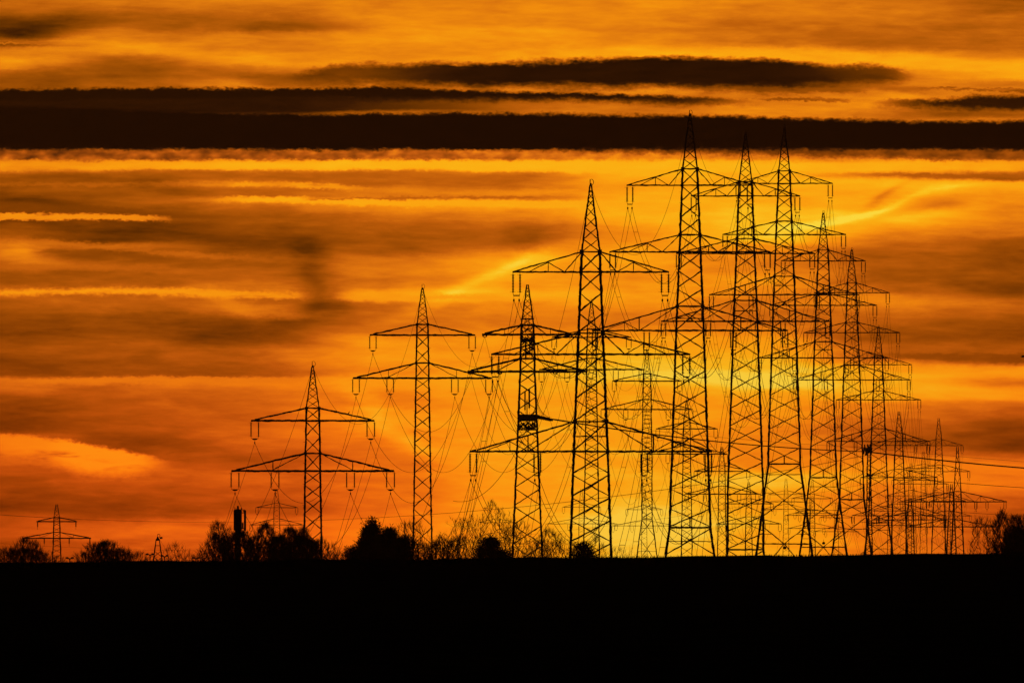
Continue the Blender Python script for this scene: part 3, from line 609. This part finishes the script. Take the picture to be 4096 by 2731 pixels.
T.append(small('faint pylon framed by the splayed legs of the lantern pylons', 3250, 3.3, 2112, 37, 2, D=7600, thick=.75, group=FAR))
T.append(small('slender two-armed pylon behind the fifth big pylon, top level with its knee', 3249, 3.0, 2060, 44, 2, D=6700, thick=.75, group=FAR))
T.append(small('faint two-armed pylon left of the far spire, top at the cable bundle', 3694, 3.2, 1935, 38, 2, D=7000, thick=.75, group=FAR))
T.append(small('faint two-armed pylon in the right cluster below the eighth big pylon', 3644, 3.2, 1982, 39, 2, D=7200, thick=.75, group=FAR))
T.append(small('faintest low pylon in the right cluster, small dark tip', 3655, 3.8, 2060, 40, 2, D=8200, thick=.85, group=FAR))
T.append(small('faint low pylon left of the single-armed pylon near the trees', 3791, 3.4, 2062, 41, 2, D=7800, thick=.85, group=FAR))
T.append(small('faint low pylon between the seventh and eighth big pylons feet', 3560, 3.5, 2100, 42, 2, D=7900, thick=.85, group=FAR))
T.append(small('faint low pylon left of the sixth big pylon foot', 3345, 3.6, 2125, 43, 2, D=8000, thick=.75, group=FAR))

def single(label, cx, D, peak, top, low, half, wt, wb, seed, sets, thick=1.0):
    arms = [dict(top=top, low=low, half=half, kind='truss', posts=[.45, .75], bott=[.3, .6, .88], sets=sets, il=30, gap=9, isc=1.0, twin=False, ct=1.4)]
    return pylon('lattice_pylon', label, 'single-level pylons at the right', cx, D, peak, [(top, wt), (low, wt + 2), (2230, wb)], arms, [(top, low, 1), (low, 2250, 6)], thick=thick, lod=2, seed=seed, ring=False)
S1 = single('single-armed pylon at right with one very wide arm reaching over the trees', 3830, 5100, 1786, 1965, 2006, 198, 28, 52, 51, [190, 118, 74], 1.35)
S2b = single('low single-armed pylon with wide arm ending in the right-hand trees', 3806, 6200, 1935, 2076, 2106, 180, 26, 40, 52, [170, 100], 1.5)
S2c = single('low single-armed pylon behind the seventh big pylon, arm at its foot', 3640, 6400, 1990, 2050, 2078, 150, 24, 36, 53, [140, 80], 1.4)
# narrow branch-line pylon, its arms seen end on
D2 = 3300; m2 = D2 / F
gz = terr(D2); br = empty('branch_line_pylon', (wx(3476, D2), D2, gz)); tag(br, 'narrow dark pylon seen end on where the thick cable bundle crosses', 'pylon')
Zs = lambda py: wz(py, D2) - gz
rng = random.Random(91)
for sx_ in (-1, 1):
    for sy_ in (-1, 1):
        mb = MB(); mb.beam((sx_ * 5 * m2, sy_ * 5 * m2, Zs(1775)), (sx_ * 15 * m2, sy_ * 15 * m2, 0), .22, seg=13 * m2, jit=.04, rng=rng); mb.build('leg', STEEL, br)
mb = MB(); y = 1780
while y < 2240:
    a = (5 + 10 * (y - 1775) / 480) * m2; b = (5 + 10 * (y - 1757) / 480) * m2
    for sy_ in (-1, 1):
        mb.beam((-a, sy_ * a, Zs(y)), (b, sy_ * b, Zs(y + 18)), .09); mb.beam((a, sy_ * a, Zs(y)), (-b, sy_ * b, Zs(y + 18)), .09)
    y += 18
mb.build('lattice_bracing', STEEL, br)
for (yy, ln) in ((1790, 9), (1806, 12), (1900, 7), (1995, 6)):
    mb = MB()
    for s in (-1, 1):
        mb.beam((0, 0, Zs(yy)), (0, s * ln, Zs(yy + 3)), .5 if yy < 1850 else .3, .25); mb.beam((-.4, 0, Zs(yy - 10)), (0, s * ln, Zs(yy)), .16)
    mb.beam((-14 * m2, 0, Zs(yy + 3)), (14 * m2, 0, Zs(yy + 3)), .3)
    mb.build('cross_arm', STEEL, br)
for i in range(8):
    mb = MB(); x = rng.uniform(-20, 12) * m2; y0 = rng.uniform(1776, 1800)
    mb.beam((x, rng.uniform(-6, 6), Zs(y0)), (x + rng.uniform(-4, 4) * m2, rng.uniform(-6, 6), Zs(y0 + rng.uniform(10, 30))), .3, n=6); mb.build('insulator_string', PORC, br)

# ------------------------------------------------------------------ cables
def sag_pts(a, b, s, n=36):
    return [(a[0] + (b[0] - a[0]) * t, a[1] + (b[1] - a[1]) * t, a[2] + (b[2] - a[2]) * t - 4 * s * t * (1 - t)) for t in [i / n for i in range(n + 1)]]
def cable(pa, pb, s, r, label, group, twin=0.0, spacers=0):
    base = Vector(pa); mb = MB()
    for off in ((-twin / 2, twin / 2) if twin else (0.0,)):
        pts = [Vector(p) - base + Vector((off, 0, 0)) for p in sag_pts(pa, pb, s)]
        mb.path(pts, r * 2, 4)
    o = mb.build('power_cable', ALU); o.location = base; tag(o, label, 'cable', group)
    for i in range(spacers):
        t = (i + .5) / spacers; z = pa[2] + (pb[2] - pa[2]) * t - 4 * s * t * (1 - t) - pa[2]
        q = MB(); c = (( pb[0] - pa[0]) * t, (pb[1] - pa[1]) * t, z)
        q.beam((c[0] - twin / 2, c[1], c[2]), (c[0] + twin / 2, c[1], c[2]), .06); q.build('spacer', ALU, o)
    return o
ORD = ['first', 'second', 'third', 'fourth', 'fifth', 'sixth', 'seventh', 'eighth', 'ninth']
ARM3 = {0: 'top', 1: 'middle', 2: 'lowest outer', 3: 'lowest inner'}
def flat(p, narm):
    out = [('earth wire', p.att['peak'][0])]
    for a in range(narm):
        l = p.att[a]
        for j, q in enumerate(l):
            nm = {0: 'upper', 1: 'lower'}[a] if narm == 2 else {0: 'top', 1: 'middle', 2: 'lowest'}[a]
            if len(l) > 2: nm += ' outer' if j < 2 else ' inner'
            out.append((('left' if q[3] < 0 else 'right') + ' ' + nm, q[:3]))
    return out
GB = 'twin conductors of the big pylon line'; GS = 'conductors of the small pylon line'
for i in range(len(P) - 1):
    A = flat(P[i], 3); B = flat(P[i + 1], 3); span = P[i + 1].D - P[i].D
    s = 13.5 * (span / 430) ** 2 if span < 700 else 24
    for (na, a), (nb, b) in zip(A, B):
        if na == 'earth wire': cable(a, b, s * .85, .024, 'thin earth wire joining the tips of the %s and %s big pylons' % (ORD[i], ORD[i + 1]), 'earth wires')
        else: cable(a, b, s, .03, 'twin wires on %s arms between %s and %s big pylons' % (na, ORD[i], ORD[i + 1]), GB, twin=.62, spacers=6 if i < 4 else 0)
for (na, a) in flat(P[0], 3):
    b = (a[0] - 14.5 * 1.0, 1565, a[2] - 38)
    if na == 'earth wire': cable(a, b, 10, .024, 'earth wire dropping from the front big pylon tip towards the field', 'earth wires')
    else: cable(a, b, 13, .026, 'twin wires dropping from %s arm of the front big pylon to field crest' % na, GB, twin=.62, spacers=6)
for i in range(len(Q) - 1):
    A = flat(Q[i], 2); B = flat(Q[i + 1], 2)
    for (na, a), (nb, b) in zip(A, B):
        if na == 'earth wire': cable(a, b, 12.5, .02, 'earth wire joining the tips of the %s and %s small pylons' % (ORD[i], ORD[i + 1]), 'earth wires')
        else: cable(a, b, 13.5, .028, 'single wire on %s arms between %s and %s small pylons' % (na, ORD[i], ORD[i + 1]), GS)
for (na, a) in flat(Q[0], 2):
    b = (a[0] - 10, 1800, a[2] - 28)
    cable(a, b, 5.5, .024, 'earth wire dropping from the nearest small pylon tip to the field' if na == 'earth wire' else 'single wire dropping from %s arm of the nearest small pylon' % na, 'earth wires' if na == 'earth wire' else GS)
def px3(px, py, D): return (wx(px, D), D, wz(py, D))
GX = 'cables of the crossing branch line'
cable(px3(2195, 1674, 2858), px3(3476, 1806, D2), 1.0, .11, 'thick cable bundle from the tension pylon gantry to the end-on pylon', GX, twin=.3)
cable(px3(2195, 1672, 2858), px3(3476, 1790, D2), .6, .03, 'thin upper wire from the tension pylon gantry to the end-on pylon', GX)
cable(px3(3476, 1807, D2), px3(5600, 1905, 3150), 2.0, .15, 'thick dark cable bundle running right from the end-on pylon out of frame', GX, twin=.2)
cable(px3(3476, 1790, D2), px3(5600, 1890, 3150), 1.5, .03, 'thin wire just above the thick bundle, running out of frame right', GX)
cable(px3(3476, 1898, D2), px3(5600, 1985, 3150), 1.5, .045, 'middle faint wire pair right of the cluster, below the thick bundle', GX, twin=.5)
cable(px3(3476, 2020, D2), px3(5600, 2075, 3150), 1.5, .045, 'lowest faint wire at right passing just above the trees', GX)
cable(px3(3476, 1818, D2), px3(-1676, 1818, D2 + 300), 13.6, .03, 'long upper wire sagging across the left sky above the shrubs', GX, twin=.4)
cable(px3(3476, 1932, D2), px3(-1676, 1932, D2 + 300), 13.6, .022, 'long lower wire sagging across the left just above the shrubs', GX)

# ------------------------------------------------------------------ trees
def bare(label, cx, topy, halfw, D, seed, n=420, minr=.011, group='leafless trees along the crest', name='bare_tree', cat='tree', pw=.45, dense=0.0, twig=.46, lean=0.0):
    """leafless crown: branches grown one after another towards points spread through a ragged dome"""
    rs = np.random.RandomState(seed); m = D / F; gz = terr(D); root = empty(name, (wx(cx, D), D, gz)); tag(root, label, cat, group)
    n = int(n * 1.9); H = wz(topy, D) - gz; hw = halfw * m * 1.2; zc = wz(2242, D) - gz
    lobes = [(rs.uniform(-1, 1), rs.uniform(.55, 1.0)) for _ in range(6)]
    pts = []
    while len(pts) < n:
        a = rs.uniform(0, 2 * math.pi); z = zc * .6 + (H - zc * .6) * rs.uniform(0, 1) ** 1.1; t = max(0, (z - zc) / (H - zc))
        lim = (1 - t ** 1.6) ** pw if t > 0 else 1 - .5 * (zc - z) / zc
        wob = .95 + .2 * math.sin(a * 2 + seed + z * .8) + .13 * math.sin(a * 5 + z * 2.1 + seed)
        r = hw * max(.06, lim * wob) * rs.uniform(.02, 1) ** .42 * (1 + .12 * rs.randn())
        x = r * math.cos(a); f = 1 - .16 * abs(math.sin(x / hw * 3.6 + seed * 1.7)) ** 1.6 * (1 - .4 * math.cos(a * 3))
        if z > zc: z = zc + (z - zc) * max(.35, min(1, f))
        pts.append((x, r * math.sin(a) * .8, z))
    pts.sort(key=lambda p: p[2] + .25 * math.hypot(p[0], p[1])); P3 = np.array(pts)
    nodes = [np.array((0, 0, -.2)), np.array((.02, 0, zc * .22))]; par = [-1, 0]
    for i in range(4):
        a = i * 1.7 + seed; nodes.append(np.array((hw * .5 * math.cos(a) + lean * .3, hw * .35 * math.sin(a), zc * .6))); par.append(1)
    cap = n * 6 + 64; A = np.zeros((cap, 3)); A[:len(nodes)] = nodes; k = len(nodes)
    for p in P3:
        d = A[:k] - p; dist = np.sqrt((d ** 2).sum(1)) + 1.6 * np.maximum(0, A[:k, 2] - p[2] + .25)
        j = int(dist.argmin()); q = A[j]; L_ = np.linalg.norm(p - q); st = max(1, min(4, int(L_ / .35)))
        last = j
        for i in range(1, st + 1):
            t = i / st; c = q + (p - q) * t; c = c + np.array((0, 0, -.12 * L_ * math.sin(math.pi * t))) + (rs.randn(3) * .025 if i < st else 0)
            if k >= cap: break
            A[k] = c; par.append(last); last = k; k += 1
    cnt = np.zeros(k); leaf = np.ones(k, bool)
    for i in range(1, k): leaf[par[i]] = False
    for i in range(k - 1, 0, -1):
        if leaf[i]: cnt[i] += 1
        cnt[par[i]] += cnt[i]
    tr = MB(); cr = MB()
    for i in range(1, k):
        r1 = minr * cnt[i] ** .37; r0 = minr * max(cnt[i], min(cnt[par[i]], cnt[i] * 1.5)) ** .37
        mb = tr if cnt[i] > n * .05 else cr
        mb.beam(A[par[i]], A[i], r0 * 2, r1 * 2, n=5 if cnt[i] > 30 else 3)
    for i in range(k):
        for q in range((5 if leaf[i] else (1 if rs.rand() < .6 + dense else 0))):
            d = np.array((A[i][0] * .35 / max(.1, hw), A[i][1] * .1, .95)) + rs.randn(3) * .36; d /= np.linalg.norm(d)
            L_ = twig * rs.uniform(.4, 1.2); p0 = A[i]; p1 = p0 + d * L_ * .5; p2 = p1 + (d + rs.randn(3) * .25) * L_ * .5
            cr.beam(p0, p1, minr * 1.5, minr * 1.2, n=3); cr.beam(p1, p2, minr * 1.2, minr * .7, n=3)
            if dense > .3:
                for _ in range(2):
                    p3 = p1 + (d * .6 + rs.randn(3) * .5) * L_ * .45; cr.beam(p1, p3, minr * 1.1, minr * .7, n=3)
    tr.build('trunk', BARK, root); cr.build('crown', BARK, root)
    return root
def leafy(label, cx, topy, halfw, D, seed, n=90, group='dark evergreens along the crest', name='evergreen_bush', shape='round', boty=None, cat='tree', leaf=.11, ncl=46):
    rng = random.Random(seed); m = D / F; gz = terr(D); root = empty(name, (wx(cx, D), D, gz)); tag(root, label, cat, group)
    H = wz(topy, D) - gz; hw = halfw * m; zlow = wz(boty if boty else 2262, D) - gz - .3
    mb = MB(); mb.path([(0, 0, -.2), (.1, 0, H * .5), (0, 0, H * .93)], .4, 6, .06)
    tips = []
    for i in range(n):
        t = rng.random() ** .8; z = zlow + (H - zlow) * t
        if shape == 'cone': rad = hw * ((1 - t) ** .55 * .95 + .1)
        else: rad = hw * math.sqrt(max(0.02, 1 - t * t))
        a = rng.uniform(0, 2 * math.pi); rr = rad * rng.uniform(.35, 1.0)
        tip = Vector((rr * math.cos(a), rr * math.sin(a), z - (.05 * H if shape == 'cone' else 0) * rng.random()))
        mb.path([(0, 0, max(0, z - rr * .5)), tip], .07, 3, .03); tips.append(tip)
    mb.build('trunk', BARK, root)
    mb = MB()
    for tip in tips:
        cs = rng.uniform(.28, .5) * (1.0 if shape == 'cone' else .9)
        for j in range(ncl):
            o = Vector((rng.gauss(0, cs), rng.gauss(0, cs), rng.gauss(0, cs * .62))) * .6; c = tip + o
            d = (o.normalized() if o.length > 0 else Vector((0, 0, 1))) + Vector((rng.gauss(0, .5), rng.gauss(0, .5), rng.gauss(.3, .5))); d.normalize()
            mb.beam(c, c + d * leaf * rng.uniform(.8, 2.0), leaf * .55, .01, n=3)
    mb.build('crown', NEEDLE, root)
    return root
DT = 1400
TW = 'leafless shrubs at the left'
SH = dict(group=TW, name='bare_shrub', cat='shrub')
bare('low leafless shrub at the far left edge of the photo', 15, 2196, 80, DT, 101, 420, minr=.013, **SH)
bare('spiky leafless shrub left of the faint left-edge pylon', 110, 2160, 90, DT - 30, 102, 600, minr=.014, dense=.2, **SH)
bare('rounded leafless shrub between the left pylon and the little hooked mast', 415, 2172, 84, DT, 103, 800, minr=.016, dense=.4, **SH)
bare('low right skirt of the rounded leafless shrub left of the hooked mast', 505, 2212, 78, DT + 20, 104, 420, minr=.013, **SH)
bare('thin leafless shrub just right of the little hooked mast', 700, 2180, 68, DT + 60, 105, 300, minr=.012, **SH)
bare('bare tree around the base of the canister antenna', 880, 2084, 72, DT, 106, 620, minr=.013)
bare('dense leafless thicket right of the canister antenna', 1058, 2100, 78, DT - 20, 107, 1000, minr=.015, dense=.25)
bare('low dense thicket below the antenna mast', 955, 2132, 90, DT - 60, 116, 1000, minr=.02, dense=.5)
bare('leafless tree just left of the nearest small pylon base', 1180, 2112, 84, DT, 108, 950, minr=.017, dense=.4)
bare('low leafless shrub right of the nearest small pylon base', 1285, 2165, 80, DT + 20, 109, 600, minr=.014, dense=.2)
bare('thin airy leafless tree between the conifer and the slim pylon', 1640, 2076, 90, DT + 60, 110, 520, minr=.012)
bare('low leafless shrub right of the slim pylon foot', 1765, 2150, 86, DT, 111, 560, minr=.014, dense=.2)
bare('tall airy leafless tree left of the dark round bush', 1865, 2056, 100, DT + 30, 112, 620, minr=.0105, twig=.34)
bare('tallest leafless tree, behind the dark round bush left of tension pylon', 1980, 2006, 112, DT + 50, 113, 950, minr=.0105, twig=.34)
bare('leafless tree hard against the left leg of the tension pylon', 2072, 2080, 72, DT + 20, 114, 460, minr=.011, twig=.36)
bare('leafless tree between the tension pylon and the front big pylon', 2205, 2116, 96, DT + 40, 115, 720, minr=.0115, dense=.1, twig=.36)
bare('faint low leafless scrub right of the front big pylon feet', 2480, 2196, 75, DT + 10, 117, 220, minr=.009)
bare('bare tree inside the feet of the front big pylon', 2380, 2150, 62, DT + 30, 118, 260, minr=.011)
bare('leafless tree with leaning trunk at the left of the right-hand trees', 3930, 2060, 62, DT, 119, 300, minr=.012)
bare('upright twiggy tree, second of the trees at the right edge', 4005, 2050, 56, DT + 20, 120, 850, minr=.016, dense=.3, pw=.35)
bare('twiggy tree cut by the right edge of the photo', 4082, 2056, 62, DT, 121, 850, minr=.017, dense=.4, pw=.35)
bare('hazy thicket between the sixth and seventh big pylon feet', 3622, 2040, 46, DT + 60, 122, 110, minr=.009)
bare('low dark shrub under the right-edge trees', 4070, 2150, 80, DT - 40, 123, 1000, minr=.022, dense=.5)
bare('leafless scrub in front of the conifers right flank', 1625, 2150, 78, DT - 20, 124, 700, minr=.017, dense=.4)
bare('low dense twig skirt of the spiky left shrub', 95, 2204, 100, DT - 50, 144, 900, minr=.015, dense=.4, **SH)
bare('low dense twig skirt under the rounded left shrub', 430, 2204, 100, DT - 50, 145, 900, minr=.016, dense=.4, **SH)
bare('ankle-high scrub between the hooked mast and the antenna mast', 745, 2222, 90, DT - 50, 146, 400, minr=.012, dense=.1, **SH)
bare('dense low thicket left of the canister antenna', 868, 2140, 60, DT - 40, 126, 700, minr=.015, dense=.2)
bare('solid low thicket between the antenna thicket and the nearest small pylon', 1110, 2150, 84, DT - 50, 127, 900, minr=.018, dense=.35)
bare('solid low thicket hiding the nearest small pylon foot', 1215, 2152, 80, DT - 50, 128, 1000, minr=.02, dense=.5)
bare('low thicket left of the dark round bush', 1830, 2150, 90, DT - 20, 129, 620, minr=.014, dense=.2)
bare('low thicket right of the tension pylon foot', 2180, 2165, 90, DT - 20, 130, 620, minr=.014, dense=.2)
bare('low thicket just right of the slim pylon foot', 1740, 2178, 60, DT - 20, 142, 560, minr=.016, dense=.3)
bare('solid thicket at the extreme right edge of the photo', 4080, 2110, 60, DT - 50, 143, 1100, minr=.021, dense=.5)
bare('low leafless scrub left of the conifers spur', 1365, 2212, 60, DT - 20, 125, 300, minr=.013)
leafy('tall dark conifer between the nearest small pylon and the slim pylon', 1486, 2082, 62, DT - 10, 131, n=200, shape='cone', name='conifer_tree', leaf=.14, ncl=60)
leafy('broad right shoulder conifer beside the tall dark conifer', 1556, 2122, 48, DT - 20, 132, n=110, name='conifer_tree', leaf=.14, ncl=60)
leafy('low dark evergreen filling the right foot of the conifers', 1610, 2160, 54, DT - 30, 133, n=90, ncl=60)
leafy('small dark evergreen spur at the left foot of the conifers', 1398, 2190, 30, DT - 30, 134, n=26, ncl=40)
leafy('dark evergreen between the left spur and the tall conifer', 1450, 2168, 44, DT - 36, 135, n=80, ncl=60)
leafy('solid dark round bush at the foot of the bare trees', 1962, 2158, 54, DT - 30, 136, n=110, ncl=60)
leafy('low dark bush left of the solid round one', 1925, 2195, 36, DT - 34, 137, n=40)
leafy('low dark bush right of the round one by the tension pylon', 2015, 2205, 38, DT - 30, 138, n=40)
leafy('dark bush between the feet of the front big pylon', 2330, 2178, 52, DT - 30, 139, n=80, ncl=50)

# ------------------------------------------------------------------ small things on the crest
# canister antenna mast
D = 1390; m = D / F; gz = terr(D); r_ = empty('antenna_mast', (wx(951, D), D, gz)); tag(r_, 'black mast with fat canister antenna and side panel among the shrubs', 'antenna mast')
z = lambda py: wz(py, D) - gz
mb = MB(); mb.lathe((0, 0, 0), [(.26, 0), (.24, z(2120))], 16); mb.build('pole', PAINT, r_)
mb = MB(); mb.lathe((0, 0, 0), [(.2, z(2122)), (16.5 * m, z(2118)), (16.5 * m, z(2040)), (14 * m, z(2037)), (.1, z(2035))], 20)
mb.build('canister_antenna', PAINT, r_)
mb = MB(); mb.box((20 * m, 0, z(2102)), (6 * m, .2, 26 * m)); mb.build('equipment_box', PAINT, r_)
mb = MB(); mb.box((29 * m, 0, z(2080)), (9 * m, .22, 82 * m)); mb.box((25 * m, 0, z(2040)), (5 * m, .2, 7 * m)); mb.build('panel_antenna', PAINT, r_)
mb = MB()
for yy in (2050, 2112): mb.beam((10 * m, 0, z(yy)), (29 * m, 0, z(yy)), .07)
mb.build('bracket', STEEL, r_)
for (x, h, w_) in ((-12, 10, .05), (-7, 7, .05), (0, 15, .16), (2, 11, .12), (14, 6, .1)):
    mb = MB(); mb.beam((x * m, 0, z(2040)), (x * m, 0, z(2037 - h)), w_, n=5); mb.build('whip_antenna', STEEL, r_)
# little lattice mast with hooked pipe
D = 640; m = D / F; gz = terr(D); r_ = empty('hooked_mast', (wx(631, D), D, gz - .1)); tag(r_, 'little lattice mast with hooked pipe and drum on top, left field edge', 'mast')
z = lambda py: wz(py, D) - gz + .1
wd = lambda py: (6.5 + 12.5 * (py - 2158) / 92) * m
for sx_ in (-1, 1):
    for sy_ in (-1, 1): mb = MB(); mb.beam((sx_ * wd(2156), sy_ * wd(2156), z(2156)), (sx_ * wd(2262), sy_ * wd(2262), z(2262)), .038, .05, seg=.15, jit=.002); mb.build('leg', STEEL, r_)
mb = MB()
for (a, b) in ((2203, 2226), (2228, 2256)):
    for sy_ in (-1, 1): mb.beam((-wd(a), sy_ * wd(a), z(a)), (wd(b), sy_ * wd(b), z(b)), .022); mb.beam((wd(a), sy_ * wd(a), z(a)), (-wd(b), sy_ * wd(b), z(b)), .022)
for sy_ in (-1, 1): mb.beam((-wd(2181), sy_ * wd(2181), z(2181)), (wd(2181), sy_ * wd(2181), z(2181)), .024)
mb.build('lattice_bracing', STEEL, r_)
mb = MB(); mb.box((0, 0, z(2157.5)), (14 * m, .13, 8 * m)); mb.lathe((0, 0, z(2154)), [(.05, 0), (.02, .09)], 8); mb.build('head_block', STEEL, r_)
mb = MB(); c = (4.5 * m, z(2141)); mb.path([(-1.5 * m, 0, z(2150)), (-1.2 * m, 0, z(2138))] + [(3.5 * m - 5.5 * m * math.cos(a), 0, z(2141) + 5.8 * m * math.sin(a)) for a in [math.pi * i / 8 for i in range(1, 9)]] + [(7 * m, 0, z(2149))], .022, 6); mb.build('hooked_pipe', STEEL, r_)
mb = MB()
mb.path([(8 * m, 0, z(2151)), (19 * m, 0, z(2149.5))], .075, 12); mb.build('drum', PAINT, r_)
mb = MB(); mb.path([(8 * m, 0, z(2157)), (30 * m, 0, z(2192)), (58 * m, 0, z(2232))], .01, 4); mb.build('stay_wire', STEEL, r_)
# twin-arm street lamps peeping over the crest
def lamp(cx, topy, D, label, wpx=17):
    m = D / F; gz = terr(D); r_ = empty('street_lamp', (wx(cx, D), D, gz)); tag(r_, label, 'street lamp', 'twin-armed street lamps behind the crest')
    z0 = wz(topy + 8, D) - gz
    mb = MB(); mb.beam((0, 0, 0), (0, 0, z0), .13, .09, n=6); mb.build('pole', PAINT, r_)
    for s in (-1, 1):
        mb = MB(); mb.path([(0, 0, z0), (s * 3.5 * m, 0, z0 + 3.5 * m), (s * 8 * m, 0, z0 + 5.5 * m)], .09, 5); a = mb.build('arm', PAINT, r_)
        mb = MB(); mb.path([(s * 7 * m, 0, z0 + 5.2 * m), (s * 11 * m, 0, z0 + 6.2 * m), (s * wpx * m, 0, z0 + 5.6 * m)], .17, 6, .1); mb.build('lamp_head', PAINT, a)
lamp(279, 2228, 1340, 'twin-armed street lamp right of the faint left-edge pylon')
lamp(600, 2213, 1330, 'twin-armed street lamp just left of the hooked mast')
lamp(658, 2219, 1335, 'twin-armed street lamp hard right of the hooked mast', 15)
lamp(784, 2228, 1340, 'twin-armed street lamp right of the thin shrub beside the hooked mast')

# birds
def bird(name, label, loc, L_, fly=False):
    r_ = empty(name, loc); tag(r_, label, 'bird')
    mb = MB(); n = 9; prof = [(-.5, .0, .01), (-.38, .02, .05), (-.2, .03, .13), (0, .05, .17), (.18, .1, .15), (.3, .17, .1), (.4, .22, .09), (.48, .22, .05), (.6, .2, .008)]
    b0 = len(mb.v); ang = 0 if fly else R(45)
    for (x, zz, r) in prof:
        xx = x * math.cos(ang) - zz * .3 * math.sin(ang); zc = x * math.sin(ang) + zz
        for j in range(8):
            a = 2 * math.pi * j / 8; mb.v.append(Vector((xx * L_ - r * math.sin(ang) * math.sin(a) * L_, r * math.cos(a) * L_, (zc + .45 + r * math.cos(ang) * math.sin(a)) * L_)))
    for i in range(len(prof) - 1):
        for j in range(8): a = b0 + i * 8 + j; b = b0 + i * 8 + (j + 1) % 8; mb.f.append((a, b, b + 8, a + 8))
    mb.f.append(tuple(b0 + j for j in range(8))[::-1]); mb.f.append(tuple(b0 + 64 + j for j in range(8)))
    mb.build('body', FEATHER, r_)
    if fly:
        for s in (-1, 1):
            w_ = MB(); w_.path([(0, s * .1 * L_, .55 * L_), (-.15 * L_, s * .55 * L_, .72 * L_), (-.5 * L_, s * 1.0 * L_, .66 * L_)], .1 * L_, 4, .02 * L_); w_.path([(.15 * L_, s * .1 * L_, .52 * L_), (0, s * .5 * L_, .7 * L_), (-.5 * L_, s * 1.0 * L_, .65 * L_)], .12 * L_, 4, .02 * L_); w_.build('wing', FEATHER, r_)
    else:
        for s in (-1, 1): l_ = MB(); l_.beam((0, s * .05 * L_, .35 * L_), (.02 * L_, s * .05 * L_, 0), .03 * L_); l_.build('leg', FEATHER, r_)
q1 = Q[0]
bird('perched_bird', 'small black bird perched on the right upper arm of the small pylon', (wx(1395, 2100), 2100 - .15, wz(1657, 2100)), .36)
bird('flying_bird', 'black bird in flight at the right edge of the photo', (wx(4093, 900), 900, wz(1437, 900)), .3, True)

# ------------------------------------------------------------------ haze
mb = MB(); y0, y1 = -60, 9500
mb.box((0, (y0 + y1) / 2, 20), (5000, y1 - y0, 180))
# the box must hold the lowest ground near the pylons and the highest tip
haze = bpy.data.materials.new('haze'); haze.use_nodes = True; hn = haze.node_tree.nodes; hn.clear()
pv = hn.new('ShaderNodeVolumePrincipled'); pv.inputs['Color'].default_value = (1, .96, .92, 1); pv.inputs['Density'].default_value = 1.5e-5; pv.inputs['Anisotropy'].default_value = .78
ho = hn.new('ShaderNodeOutputMaterial'); haze.node_tree.links.new(pv.outputs[0], ho.inputs['Volume'])
hz = mb.build('haze', haze); tag(hz, kind='stuff')
